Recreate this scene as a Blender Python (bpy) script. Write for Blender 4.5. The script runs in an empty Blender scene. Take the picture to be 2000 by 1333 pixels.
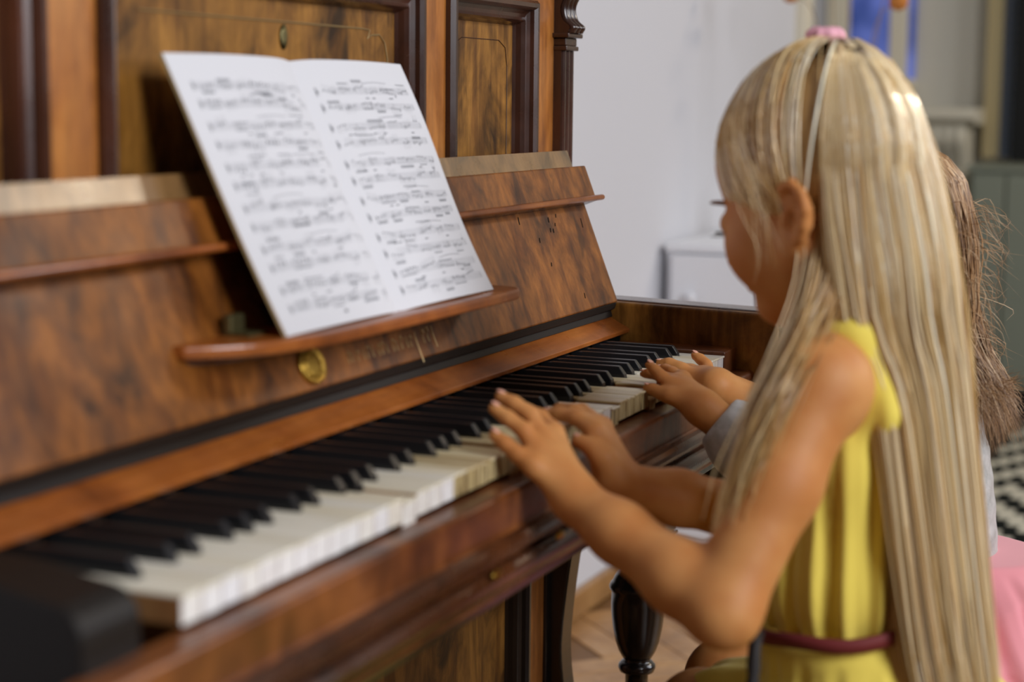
import bpy, bmesh, math, random
import numpy as np
from mathutils import Vector, Matrix

# ------------------------------------------------------------------ camera, world, light, exposure
# scene units are metres; key-top height is 0.72 m above the floor (KZ); all coordinates below are
# written relative to the front left corner of the lowest white key and lifted by KZ when built.
KZ = 0.72
scene = bpy.context.scene
C = scene.collection
YAW, PIT, ROL = 0.399254, -0.132580, 0.009849
FPX = 3532.35
CAM = Vector((-0.91535, -0.60470, 0.30338))
fwd = Vector((math.cos(YAW)*math.cos(PIT), math.sin(YAW)*math.cos(PIT), math.sin(PIT)))
rgt = Vector((math.sin(YAW), -math.cos(YAW), 0)); up = rgt.cross(fwd)
c_, s_ = math.cos(ROL), math.sin(ROL)
rgt, up = c_*rgt + s_*up, -s_*rgt + c_*up
cam_d = bpy.data.cameras.new('camera'); cam = bpy.data.objects.new('camera', cam_d); C.objects.link(cam)
M = Matrix((rgt, up, -fwd)).transposed().to_4x4()
M.translation = CAM + Vector((0, 0, KZ)); cam.matrix_world = M
cam_d.sensor_width = 36.0; cam_d.lens = FPX*36.0/2000.0
cam_d.clip_start = 0.05; cam_d.clip_end = 60
cam_d.dof.use_dof = True; cam_d.dof.focus_distance = 2.12; cam_d.dof.aperture_fstop = 3.2
scene.camera = cam
scene.view_settings.view_transform = 'Standard'; scene.view_settings.look = 'None'
scene.view_settings.gamma = 1.0; scene.view_settings.use_curve_mapping = False
scene.view_settings.exposure = 0.05

w = bpy.data.worlds.new('world'); scene.world = w; w.use_nodes = True
w.node_tree.nodes['Background'].inputs['Color'].default_value = (0.62, 0.72, 0.90, 1)
w.node_tree.nodes['Background'].inputs['Strength'].default_value = 0.6

def area(name, loc, target, sx, sy, power, col):
    d = bpy.data.lights.new(name, 'AREA'); d.shape = 'RECTANGLE'; d.size = sx; d.size_y = sy
    d.energy = power; d.color = col
    o = bpy.data.objects.new(name, d); C.objects.link(o)
    o.location = Vector(loc) + Vector((0, 0, KZ))
    o.rotation_euler = (Vector(target) - Vector(loc)).to_track_quat('-Z', 'Y').to_euler()
    return o
# daylight entering the two tall windows of the wall opposite the piano, and a warm ceiling lamp
area('window_daylight', (-0.75, -3.12, 1.62), (0.6, 0.2, 0.1), 1.3, 1.9, 112, (0.94, 0.95, 1.0))
area('window_daylight_far', (3.0, -3.12, 1.62), (1.4, 0.3, 0.2), 1.5, 1.9, 50, (0.94, 0.95, 1.0))
area('ceiling_lamp_glow', (4.3, -2.25, 2.02), (3.4, -0.2, 0.3), 0.55, 0.55, 36, (1.0, 0.83, 0.62)).data.shape = 'DISK'

# ------------------------------------------------------------------ helpers
rng = random.Random(7)
def P(x, y, d):
    """point seen at photo pixel (x, y) at depth d, key coordinates"""
    return CAM + d*(fwd + rgt*((x - 1000)/FPX) + up*((666.5 - y)/FPX))

MATS = {}
def srgb(r, g, b):
    f = lambda v: ((v/255 + 0.055)/1.055)**2.4 if v/255 > 0.04045 else v/255/12.92
    return (f(r), f(g), f(b), 1)
def mat(name, col, rough=0.5, metal=0.0, spec=0.5, **kw):
    m = bpy.data.materials.new(name); m.use_nodes = True
    b = m.node_tree.nodes['Principled BSDF']
    b.inputs['Base Color'].default_value = col if len(col) == 4 else (*col, 1)
    b.inputs['Roughness'].default_value = rough; b.inputs['Metallic'].default_value = metal
    b.inputs['Specular IOR Level'].default_value = spec
    for k, v in kw.items(): b.inputs[k.replace('_', ' ')].default_value = v
    MATS[name] = m; return m
def N(m, t, **kw):
    n = m.node_tree.nodes.new(t)
    for k, v in kw.items(): setattr(n, k, v)
    return n
def L(m, a, b): m.node_tree.links.new(a, b)
def ramp(m, fac, stops):
    r = N(m, 'ShaderNodeValToRGB'); cr = r.color_ramp
    while len(cr.elements) > len(stops): cr.elements.remove(cr.elements[-1])
    while len(cr.elements) < len(stops): cr.elements.new(0.5)
    for e, (p, c) in zip(cr.elements, stops): e.position = p; e.color = c
    L(m, fac, r.inputs['Fac']); return r.outputs['Color']
def noise(m, scale, detail=4, rough=0.55, vec=None, dist=0.0):
    n = N(m, 'ShaderNodeTexNoise'); n.inputs['Scale'].default_value = scale
    n.inputs['Detail'].default_value = detail; n.inputs['Roughness'].default_value = rough
    n.inputs['Distortion'].default_value = dist
    if vec is not None: L(m, vec, n.inputs['Vector'])
    return n.outputs['Fac']
def mapping(m, scale=(1, 1, 1), rot=(0, 0, 0), loc=(0, 0, 0), coord='Object'):
    t = N(m, 'ShaderNodeTexCoord'); mp = N(m, 'ShaderNodeMapping')
    mp.inputs['Scale'].default_value = scale; mp.inputs['Rotation'].default_value = rot
    mp.inputs['Location'].default_value = loc
    L(m, t.outputs[coord], mp.inputs['Vector']); return mp.outputs['Vector']
def mix(m, a, b, fac, mode='MIX'):
    n = N(m, 'ShaderNodeMix', data_type='RGBA', blend_type=mode)
    if isinstance(fac, float): n.inputs[0].default_value = fac
    else: L(m, fac, n.inputs[0])
    for s, v in ((n.inputs[6], a), (n.inputs[7], b)):
        if isinstance(v, tuple): s.default_value = v
        else: L(m, v, s)
    return n.outputs[2]
def bump(m, h, strength=0.2, dist=0.002):
    b = N(m, 'ShaderNodeBump'); b.inputs['Strength'].default_value = strength; b.inputs['Distance'].default_value = dist
    L(m, h, b.inputs['Height']); L(m, b.outputs['Normal'], m.node_tree.nodes['Principled BSDF'].inputs['Normal'])
def wood(name, dark, mid, light, scale=9, grain=(60, 60, 6), rough=0.36, burl=1.2, spots=0.0, grot=(0, 0, 0), coat=0.25, gstr=0.35, spec=0.5, streak=0.0):
    m = mat(name, mid, rough)
    b = m.node_tree.nodes['Principled BSDF']
    v = mapping(m, (1, 1, 0.6), rot=grot)
    f = noise(m, scale, 7, 0.62, v, burl)
    col = ramp(m, f, [(0.30, dark), (0.47, mid), (0.70, light)])
    g = noise(m, 1.0, 5, 0.6, mapping(m, grain, rot=grot))
    gcol = ramp(m, g, [(0.3, (0.45, 0.42, 0.40, 1)), (0.6, (1, 1, 1, 1))])
    col = mix(m, col, gcol, gstr, 'MULTIPLY')
    if spots:
        sp = noise(m, 21, 3, 0.5, mapping(m, (1, 1, 0.55), loc=(3, 1, 2)), 0.6)
        sc = ramp(m, sp, [(0.60, (1, 1, 1, 1)), (0.70, (0.30, 0.27, 0.25, 1))])
        col = mix(m, col, sc, spots, 'MULTIPLY')
    if streak:
        st = noise(m, 1.0, 4, 0.6, mapping(m, (34, 34, 4.5), rot=(0.05, 0.12, 0), loc=(1, 2, 3)), 0.3)
        tint = ramp(m, st, [(0.38, (0.42, 0.34, 0.36, 1)), (0.52, (1, 1, 1, 1)), (0.72, (1.0, 0.98, 0.92, 1))])
        col = mix(m, col, tint, streak, 'MULTIPLY')
    L(m, col, b.inputs['Base Color'])
    r = ramp(m, noise(m, 14, 4, 0.6, mapping(m, (1, 1, 1), loc=(5, 5, 5))), [(0.3, (rough - 0.08,)*3 + (1,)), (0.7, (rough + 0.12,)*3 + (1,))])
    L(m, r, b.inputs['Roughness'])
    b.inputs['Coat Weight'].default_value = coat; b.inputs['Coat Roughness'].default_value = 0.25
    bump(m, g, 0.12, 0.0008); b.inputs['Specular IOR Level'].default_value = spec
    return m

wood('burl', srgb(56, 30, 11), srgb(122, 71, 24), srgb(160, 98, 38), 19, burl=0.7, spots=0.85, rough=0.46, grain=(110, 110, 14), gstr=0.6, coat=0.05, spec=0.25, streak=0.75)
wood('burl_dark', srgb(62, 40, 14), srgb(130, 88, 34), srgb(176, 124, 54), 15, burl=0.9, spots=0.75, rough=0.46, grain=(110, 110, 12), gstr=0.6, coat=0.05, spec=0.25, streak=0.75)
wood('worn_top', srgb(82, 62, 38), srgb(132, 98, 58), srgb(160, 122, 76), 16, burl=0.6, spots=0.55, rough=0.30, coat=0.5)
wood('stile_wood', srgb(128, 72, 24), srgb(172, 106, 42), srgb(200, 134, 64), 12, grain=(90, 90, 9), burl=0.4, rough=0.42, grot=(0.25, 0.35, 0), gstr=0.75, streak=0.35)
wood('strip_wood', srgb(108, 54, 17), srgb(154, 84, 32), srgb(184, 110, 47), 8, grain=(14, 120, 120), burl=0.3, rough=0.33, grot=(0, 0, 0.5), gstr=0.45)
wood('mould_wood', srgb(34, 18, 12), srgb(58, 32, 22), srgb(92, 52, 34), 6, grain=(90, 90, 5), burl=0.3, rough=0.26, coat=0.5)
wood('slip_wood', srgb(54, 28, 13), srgb(104, 56, 24), srgb(148, 88, 42), 11, grain=(8, 90, 90), burl=0.8, spots=0.6, rough=0.36)
wood('rail_wood', srgb(38, 20, 12), srgb(70, 38, 20), srgb(100, 56, 28), 7, grain=(5, 90, 90), burl=0.3, rough=0.24, coat=0.5)
wood('key_wood', srgb(120, 78, 40), srgb(158, 110, 62), srgb(182, 136, 84), 14, grain=(120, 10, 120), burl=0.2, rough=0.6, coat=0.0)
mat('black_wood', srgb(26, 22, 20), 0.25, Coat_Weight=0.5, Coat_Roughness=0.15)
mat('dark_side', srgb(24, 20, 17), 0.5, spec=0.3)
mat('ebony', srgb(24, 25, 28), 0.30, spec=0.5)
mat('dark_moulding', srgb(30, 24, 20), 0.55, spec=0.25)
mat('felt', srgb(16, 18, 16), 0.95, spec=0.1)
mat('brass', srgb(186, 150, 66), 0.34, 1.0)
mat('old_brass', srgb(120, 112, 76), 0.5, 0.9)
def ivory(name, base, dirt):
    m = mat(name, base, 0.32); b = m.node_tree.nodes['Principled BSDF']
    oi = N(m, 'ShaderNodeObjectInfo')
    v = mapping(m, (70, 5, 70))
    f = noise(m, 1.0, 4, 0.6, v)
    col = mix(m, base, dirt, ramp(m, f, [(0.46, (0, 0, 0, 1)), (0.68, (1, 1, 1, 1))]))
    tint = ramp(m, oi.outputs['Random'], [(0.0, (1, 1, 1, 1)), (0.45, (1, 0.98, 0.90, 1)), (0.8, (0.99, 0.95, 0.82, 1)), (1.0, (0.97, 0.90, 0.72, 1))])
    L(m, mix(m, col, tint, 0.85, 'MULTIPLY'), b.inputs['Base Color']); return m
ivory('ivory', srgb(248, 246, 234), srgb(232, 226, 204))
ivory('ivory_worn', srgb(230, 218, 180), srgb(176, 148, 96))
ivory('key_front_white', srgb(242, 242, 244), srgb(226, 222, 222))
m = mat('key_front_bare', srgb(190, 170, 120), 0.6)
col = ramp(m, noise(m, 1.0, 4, 0.6, mapping(m, (260, 1, 22))), [(0.36, srgb(96, 74, 40)), (0.5, srgb(186, 166, 116)), (0.7, srgb(214, 198, 154))])
L(m, col, m.node_tree.nodes['Principled BSDF'].inputs['Base Color'])
mat('paper', srgb(216, 217, 221), 0.85, spec=0.2)
mat('paper_edge', srgb(206, 184, 132), 0.9, spec=0.1)
mat('ink', srgb(112, 114, 120), 0.8, spec=0.1)
mat('gold_leaf', srgb(176, 150, 104), 0.45, 0.6)
m = mat('plaster', srgb(206, 207, 212), 0.9, spec=0.2)
bump(m, noise(m, 40, 5, 0.6, mapping(m)), 0.08, 0.003)
mat('plaster_dark', srgb(96, 74, 58), 0.9, spec=0.2)
mat('plaster_grey', srgb(150, 146, 140), 0.9, spec=0.2)
mat('plaster_cream', srgb(206, 202, 188), 0.9, spec=0.2)
mat('cream_paint', srgb(222, 214, 192), 0.5)
mat('white_paint', srgb(238, 240, 244), 0.5)

def finish(o, parent, smooth):
    C.objects.link(o)
    if parent is not None: o.parent = parent
    return o
def root_loc(o):
    while o.parent is not None: o = o.parent
    return Vector(o.location)
def thing(name, label, cat, loc, group=None):
    o = bpy.data.objects.new(name, None); C.objects.link(o)
    o.location = Vector(loc) + Vector((0, 0, KZ)); o.empty_display_size = 0.1
    o['label'] = label; o['category'] = cat
    if group: o['group'] = group
    return o
def tag(o, label, cat, group=None):
    o['label'] = label; o['category'] = cat
    if group: o['group'] = group
    return o
def obj(name, verts, faces, mats, parent=None, smooth=False, midx=None, bevel=0, segs=2, loc=None):
    """one mesh object; verts in key coordinates. Parts keep the root's origin."""
    v = np.asarray(verts, dtype=np.float64).reshape(-1, 3).copy()
    v[:, 2] += KZ
    off = np.array(root_loc(parent)) if parent is not None else (np.array(loc) + np.array([0, 0, KZ]) if loc is not None else np.array([v[:, 0].mean(), v[:, 1].mean(), v[:, 2].min()]))
    v -= off
    me = bpy.data.meshes.new(name)
    if isinstance(faces, np.ndarray):
        nf, k = faces.shape
        me.vertices.add(len(v)); me.vertices.foreach_set('co', v.ravel())
        me.loops.add(nf*k); me.loops.foreach_set('vertex_index', faces.ravel().astype(np.int32))
        me.polygons.add(nf); me.polygons.foreach_set('loop_start', np.arange(0, nf*k, k, dtype=np.int32))
        me.update(calc_edges=True)
    else:
        me.from_pydata([tuple(p) for p in v], [], faces)
    for mm in (mats if isinstance(mats, (list, tuple)) else [mats]): me.materials.append(MATS[mm])
    if midx is not None: me.polygons.foreach_set('material_index', np.asarray(midx, dtype=np.int32))
    if smooth: me.polygons.foreach_set('use_smooth', np.ones(len(me.polygons), dtype=bool))
    me.validate()
    o = bpy.data.objects.new(name, me); C.objects.link(o)
    if parent is not None: o.parent = parent
    else: o.location = off
    if bevel:
        b = o.modifiers.new('bevel', 'BEVEL'); b.width = bevel; b.segments = segs; b.limit_method = 'ANGLE'; b.angle_limit = math.radians(40)
        b.harden_normals = False
    return o
BOXF = [(0, 3, 2, 1), (4, 5, 6, 7), (0, 1, 5, 4), (1, 2, 6, 5), (2, 3, 7, 6), (3, 0, 4, 7)]
def boxv(x0, x1, y0, y1, z0, z1):
    return [(x0, y0, z0), (x1, y0, z0), (x1, y1, z0), (x0, y1, z0), (x0, y0, z1), (x1, y0, z1), (x1, y1, z1), (x0, y1, z1)]
def box(name, x0, x1, y0, y1, z0, z1, m, parent=None, bevel=0.0015, **kw):
    return obj(name, boxv(x0, x1, y0, y1, z0, z1), BOXF, m, parent, bevel=bevel, **kw)
def merge(parts):
    V, F = [], []
    for v, f in parts:
        n = len(V); V += list(v); F += [tuple(i + n for i in q) for q in f]
    return V, F
def prism_x(prof, x0, x1):
    """profile of (y, z) points extruded along x"""
    n = len(prof)
    V = [(x0, y, z) for y, z in prof] + [(x1, y, z) for y, z in prof]
    F = [(i, (i + 1) % n, n + (i + 1) % n, n + i) for i in range(n)] + [tuple(range(n - 1, -1, -1)), tuple(range(n, 2*n))]
    return V, F
def prism_y(prof, y0, y1):
    n = len(prof)
    V = [(x, y0, z) for x, z in prof] + [(x, y1, z) for x, z in prof]
    F = [(i, (i + 1) % n, n + (i + 1) % n, n + i) for i in range(n)] + [tuple(range(n - 1, -1, -1)), tuple(range(n, 2*n))]
    return V, F
def prism_z(prof, z0, z1):
    n = len(prof)
    V = [(x, y, z0) for x, y in prof] + [(x, y, z1) for x, y in prof]
    F = [(i, (i + 1) % n, n + (i + 1) % n, n + i) for i in range(n)] + [tuple(range(n - 1, -1, -1)), tuple(range(n, 2*n))]
    return V, F
def fixn(o):
    bm = bmesh.new(); bm.from_mesh(o.data); bmesh.ops.recalc_face_normals(bm, faces=bm.faces); bm.to_mesh(o.data); bm.free(); return o
def lathe(prof, cx, cy, n=32):
    """profile of (r, z)"""
    V, F = [], []
    for r, z in prof:
        for k in range(n):
            a = 2*math.pi*k/n; V.append((cx + r*math.cos(a), cy + r*math.sin(a), z))
    for i in range(len(prof) - 1):
        for k in range(n):
            F.append((i*n + k, i*n + (k + 1) % n, (i + 1)*n + (k + 1) % n, (i + 1)*n + k))
    F.append(tuple(range(n - 1, -1, -1))); F.append(tuple((len(prof) - 1)*n + k for k in range(n)))
    return V, F
def tube(pts, rad, n=8, cap=True):
    pts = [Vector(p) for p in pts]
    rad = rad if isinstance(rad, (list, tuple)) else [rad]*len(pts)
    V, F = [], []
    up_ = Vector((0.13, 0.21, 1)).normalized()
    for i, p in enumerate(pts):
        t = (pts[min(i + 1, len(pts) - 1)] - pts[max(i - 1, 0)]).normalized()
        a = t.cross(up_)
        if a.length < 1e-3: a = t.cross(Vector((1, 0, 0)))
        a.normalize(); b = t.cross(a)
        for k in range(n):
            q = 2*math.pi*k/n; V.append(tuple(p + rad[i]*(math.cos(q)*a + math.sin(q)*b)))
    for i in range(len(pts) - 1):
        for k in range(n): F.append((i*n + k, i*n + (k + 1) % n, (i + 1)*n + (k + 1) % n, (i + 1)*n + k))
    if cap: F.append(tuple(range(n - 1, -1, -1))); F.append(tuple((len(pts) - 1)*n + k for k in range(n)))
    return V, F
def frame_xz(x0, x1, z0, z1, prof):
    """mitred picture-frame moulding facing -y; prof = (inward offset, y)"""
    V, F = [], []; n = len(prof)
    for cx, cz, sx, sz in ((x0, z0, 1, 1), (x1, z0, -1, 1), (x1, z1, -1, -1), (x0, z1, 1, -1)):
        for d, y in prof: V.append((cx + sx*d, y, cz + sz*d))
    for c in range(4):
        for i in range(n - 1):
            a, b = c*n, ((c + 1) % 4)*n
            F.append((a + i, b + i, b + i + 1, a + i + 1))
    return V, F
def arc(cx, cy, r, a0, a1, n):
    return [(cx + r*math.cos(math.radians(a0 + (a1 - a0)*i/n)), cy + r*math.sin(math.radians(a0 + (a1 - a0)*i/n))) for i in range(n + 1)]
def spline(pts, n):
    """Catmull-Rom through pts, n samples per span"""
    pts = [Vector(p) for p in pts]; out = []
    e = [2*pts[0] - pts[1]] + pts + [2*pts[-1] - pts[-2]]
    for i in range(1, len(e) - 2):
        for k in range(n):
            t = k/n; p0, p1, p2, p3 = e[i - 1], e[i], e[i + 1], e[i + 2]
            out.append(0.5*((2*p1) + (p2 - p0)*t + (2*p0 - 5*p1 + 4*p2 - p3)*t*t + (3*p1 - p0 - 3*p2 + p3)*t**3))
    out.append(pts[-1]); return out

# ------------------------------------------------------------------ the room
FL = -KZ
CE = 2.9
def struct(o): o['kind'] = 'structure'; return o
def PX(x, y, X):
    d = fwd + rgt*((x - 1000)/FPX) + up*((666.5 - y)/FPX); t = (X - CAM.x)/d.x; return CAM + t*d
def PY(x, y, Y):
    d = fwd + rgt*((x - 1000)/FPX) + up*((666.5 - y)/FPX); t = (Y - CAM.y)/d.y; return CAM + t*d
def PZ(x, y, Z):
    d = fwd + rgt*((x - 1000)/FPX) + up*((666.5 - y)/FPX); t = (Z - CAM.z)/d.z; return CAM + t*d
m = mat('floor_base', srgb(120, 84, 44), 0.45)
wood('parquet', srgb(140, 100, 56), srgb(178, 132, 78), srgb(202, 156, 98), 7, grain=(30, 30, 30), burl=0.5, rough=0.38)
b = MATS['parquet'].node_tree; 
wood('far_floor_shaded', srgb(58, 42, 28), srgb(84, 60, 40), srgb(104, 76, 52), 7, grain=(10, 80, 10), burl=0.4, rough=0.4)  # darker copy of the floor wood, the far end's shade put into its colour
floor = struct(box('floor', -2.6, 5.7, -3.3, 1.4, FL - 0.1, FL - 0.004, 'far_floor_shaded', bevel=0))
WB = 0.645
# herringbone blocks, each a plank of the floor
pw, pn = 0.072, 4
plank_meshes = {}
def in_reg(x, y): return 1.40 < x < 3.62 and -1.45 < y < WB - 0.035
cr = math.cos(math.radians(45))
k0 = 0
for k in range(-40, 60):
    for mth in range(-12, 13):
        for kind in (0, 1):
            if kind == 0: gx, gy, dx, dy = k + 2*pn*mth, k, pn, 1
            else: gx, gy, dx, dy = k + pn + 2*pn*mth, k - pn + 1, 1, pn
            cx, cy = (gx + dx/2)*pw, (gy + dy/2)*pw
            wx, wy = 2.6 + (cx - cy)*cr, -2.0 + (cx + cy)*cr
            if not in_reg(wx, wy): continue
            key = kind
            if key not in plank_meshes:
                hx, hy = dx*pw/2 - 0.0012, dy*pw/2 - 0.0012
                o = obj('plank', boxv(-hx, hx, -hy, hy, FL - 0.012, FL), BOXF, 'parquet', None, bevel=0.0012, segs=1, loc=(0, 0, FL))
                plank_meshes[key] = o
            else:
                o = plank_meshes[key].copy(); C.objects.link(o)
            o.parent = floor
            o.matrix_parent_inverse = Matrix.Identity(4)
            o.location = Vector((wx, wy, 0)) - Vector(floor.location)
            o.rotation_euler = (0, 0, math.radians(45))
            k0 += 1
# material over the remaining near floor keeps to the same parquet tone
struct(box('floor_parquet_border', -2.6, 3.56, -3.2, WB, FL - 0.0045, FL - 0.0035, 'floor_base', bevel=0)).name = 'floor_border'

struct(box('wall_back', -2.7, 4.02, WB, WB + 0.12, FL, CE, 'plaster', bevel=0))
struct(box('wall_alcove', 3.9, 5.8, 1.3, 1.42, FL, CE, 'plaster_cream', bevel=0))
struct(box('wall_right', 5.6, 5.72, -3.3, 1.3, FL, CE, 'plaster_cream', bevel=0))
struct(box('wall_left', -2.72, -2.6, -3.3, WB, FL, CE, 'plaster_dark', bevel=0))
struct(box('ceiling', -2.7, 5.7, -3.3, 1.4, CE, CE + 0.1, 'plaster_grey', bevel=0))
wf = merge([(boxv(x0, x1, -3.3, -3.18, z0, z1), BOXF) for x0, x1, z0, z1 in
            ((-2.7, -1.45, FL, CE), (-0.05, 2.2, FL, CE), (3.8, 5.7, FL, CE), (-1.45, -0.05, FL, 0.6), (2.2, 3.8, FL, 0.6), (-1.45, -0.05, 2.65, CE), (2.2, 3.8, 2.65, CE))])
struct(obj('wall_front', *wf, 'plaster_dark'))
wood('base_wood', srgb(120, 84, 44), srgb(160, 118, 68), srgb(184, 142, 88), 5, grain=(4, 60, 60), burl=0.2)
struct(box('baseboard_back', 1.3, 4.02, WB - 0.018, WB, FL, FL + 0.055, 'base_wood', bevel=0.004))
# cream boxed corner at the end of the back wall
struct(box('trim_1', 4.02, 4.10, WB - 0.03, WB + 0.16, FL, CE, 'cream_paint', bevel=0.004))

# window of the right wall with blue evening light behind the glass
XR = 5.6
def quad_on_right(px0, px1, py0, py1, x0, x1):
    a = PX(px0, py0, XR); b = PX(px1, py1, XR)
    return (x0, x1, min(a.y, b.y), max(a.y, b.y), min(a.z, b.z), max(a.z, b.z))
m = mat('blue_glass', srgb(58, 84, 150), 0.2)
b = m.node_tree.nodes['Principled BSDF']
cc = ramp(m, noise(m, 5, 2, 0.5, mapping(m)), [(0.35, srgb(30, 52, 116)), (0.65, srgb(96, 112, 188))])
L(m, cc, b.inputs['Base Color']); L(m, cc, b.inputs['Emission Color']); b.inputs['Emission Strength'].default_value = 0.5
wa, wb = PX(1590, 0, XR), PX(1795, 165, XR)
win = obj('window_1', *merge([(boxv(XR - 0.05, XR, y0, y1, z0, 1.9), BOXF) for y0, y1, z0 in
          [(PX(a2, 100, XR).y, PX(a1, 100, XR).y, PX(1700, 160, XR).z) for a1, a2 in ((1560, 1590), (1620, 1661), (1741, 1775))]] +
          [(boxv(XR - 0.05, XR, PX(1790, 100, XR).y, PX(1560, 100, XR).y, PX(1700, 172, XR).z, PX(1700, 155, XR).z), BOXF)]), 'cream_paint', bevel=0.004)
struct(win)
for a1, a2, mm in ((1588, 1622, 'plaster'), (1659, 1743, 'blue_glass'), (1773, 1789, 'blue_glass')):
    y1, y0 = PX(a1, 100, XR).y, PX(a2, 100, XR).y
    pv = boxv(XR - 0.02, XR - 0.012, y0, y1, PX(1700, 158, XR).z, 1.88)
    o = obj('pane', pv, BOXF, mm, None, loc=(0, 0, -KZ)); o.parent = win; o.location = -Vector(win.location)

# blind with dark curtain
bl = thing('window_blind', 'blue grey slatted blind beside a black curtain at the right edge', 'blind', (PX(1975, 200, XR - 0.06).x, PX(1975, 200, XR).y, PX(1975, 318, XR).z))
mat('blind_slat', srgb(112, 122, 138), 0.55); mat('beige_cloth', srgb(176, 160, 118), 0.85); mat('black_cloth', srgb(16, 18, 17), 0.9)
yb1, yb0 = PX(1958, 200, XR).y, PX(1996, 200, XR).y
zb = PX(1975, 308, XR).z
for i in range(34):
    z = zb + 0.004 + i*0.034
    v = [(XR - 0.075, yb0, z), (XR - 0.075, yb1, z), (XR - 0.05, yb1, z + 0.030), (XR - 0.05, yb0, z + 0.030),
         (XR - 0.073, yb0, z - 0.001), (XR - 0.073, yb1, z - 0.001), (XR - 0.048, yb1, z + 0.029), (XR - 0.048, yb0, z + 0.029)]
    obj('slat', v, BOXF, 'blind_slat', bl)
y1, y0 = PX(1929, 200, XR).y, PX(1960, 200, XR).y
box('side_tape', XR - 0.085, XR - 0.045, y0, y1, zb, 1.2, 'beige_cloth', bl)
box('dark_curtain', XR - 0.12, XR - 0.08, PX(2100, 200, XR).y, PX(1987, 200, XR).y, zb - 0.01, 1.3, 'black_cloth', bl)

# mantel shelf with carved bracket
mat('stone', srgb(212, 206, 186), 0.6)
mt = thing('mantelpiece', 'cream stone mantel shelf with a carved bracket beside the blonde head', 'mantelpiece', (5.42, PX(1800, 230, 5.35).y, FL))
a = PX(1908, 212, 5.35); bq = PX(1900, 245, 5.35); cq = PX(1500, 212, 5.35)
prof = [(5.33, bq.z + 0.010), (5.31, bq.z + 0.022), (5.31, a.z - 0.012), (5.325, a.z), (5.6, a.z), (5.6, bq.z), (5.36, bq.z)]
o = obj('shelf', *prism_y(prof, a.y, cq.y), 'stone', mt, bevel=0.006, segs=3); fixn(o)
yc0, yc1 = PX(1888, 280, 5.4).y, PX(1800, 280, 5.4).y
V, F = [], []
sp = spline([(5.35, 0, bq.z), (5.345, 0, bq.z - 0.05), (5.39, 0, bq.z - 0.10), (5.43, 0, bq.z - 0.15), (5.42, 0, bq.z - 0.20), (5.47, 0, bq.z - 0.26)], 6)
prof = [(p.x, p.z) for p in sp] + [(5.6, sp[-1].z), (5.6, bq.z)]
o = obj('carved_bracket', *prism_y(prof, yc0, yc1), 'stone', mt, bevel=0.006); fixn(o)
for k in range(4):
    yy = yc0 + (yc1 - yc0)*(0.14 + 0.24*k)
    obj('carved_rib', *tube([(p.x - 0.002, yy, p.z) for p in sp], 0.010, 6), 'stone', mt, smooth=True)
box('jamb', 5.47, 5.6, yc0 + 0.02, yc1 + 0.25, FL, bq.z, 'stone', mt)

# low grey-green cabinet in front of the right wall
mat('sage_paint', srgb(128, 134, 118), 0.55)
a, bq = PX(1895, 322, 5.1), PX(2040, 322, 5.1)
cb = thing('low_cabinet', 'grey green low cabinet behind the brown haired girl', 'cabinet', (5.3, (a.y + bq.y)/2, FL))
box('body', 5.1, 5.48, bq.y, a.y, FL + 0.10, a.z - 0.02, 'sage_paint', cb, bevel=0.004)
box('top_board', 5.085, 5.5, bq.y - 0.01, a.y + 0.01, a.z - 0.02, a.z - 0.002, 'sage_paint', cb, bevel=0.004)
for q0, q1 in ((1900, 1962), (1966, 2030)):
    d = box('door', 5.085, 5.1, PX(q1, 400, 5.1).y, PX(q0, 400, 5.1).y, FL + 0.13, a.z - 0.03, 'sage_paint', cb, bevel=0.003)
box('plinth', 5.14, 5.46, bq.y + 0.01, a.y - 0.01, FL, FL + 0.10, 'black_cloth', cb, bevel=0)

# woven rug
m = mat('rug_weave', srgb(200, 196, 176), 0.95, spec=0.1)
sx = N(m, 'ShaderNodeSeparateXYZ'); L(m, mapping(m), sx.inputs[0])
def mth(op, a, b=None, c=None):
    n = N(m, 'ShaderNodeMath', operation=op)
    for i, v in enumerate((a, b, c)):
        if v is None: continue
        if isinstance(v, (int, float)): n.inputs[i].default_value = v
        else: L(m, v, n.inputs[i])
    return n.outputs[0]
uu = mth('FLOOR', mth('MULTIPLY', sx.outputs[0], 16.0)); vv = mth('FLOOR', mth('MULTIPLY', sx.outputs[1], 30.0))
tri = mth('PINGPONG', vv, 4.0)
pat = mth('LESS_THAN', mth('MODULO', mth('ADD', mth('ADD', uu, 200.0), tri), 4.0), 1.5)
L(m, mix(m, srgb(204, 200, 182), srgb(20, 24, 22), pat), m.node_tree.nodes['Principled BSDF'].inputs['Base Color'])
tag(obj('rug', *prism_z([(2.55, -1.2), (5.0, -1.2), (5.0, 0.115), (2.55, 0.115)], FL - 0.0005, FL + 0.008), 'rug_weave', bevel=0.003), 'black and cream stepped zigzag woven rug on the floor at right', 'rug')

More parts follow.
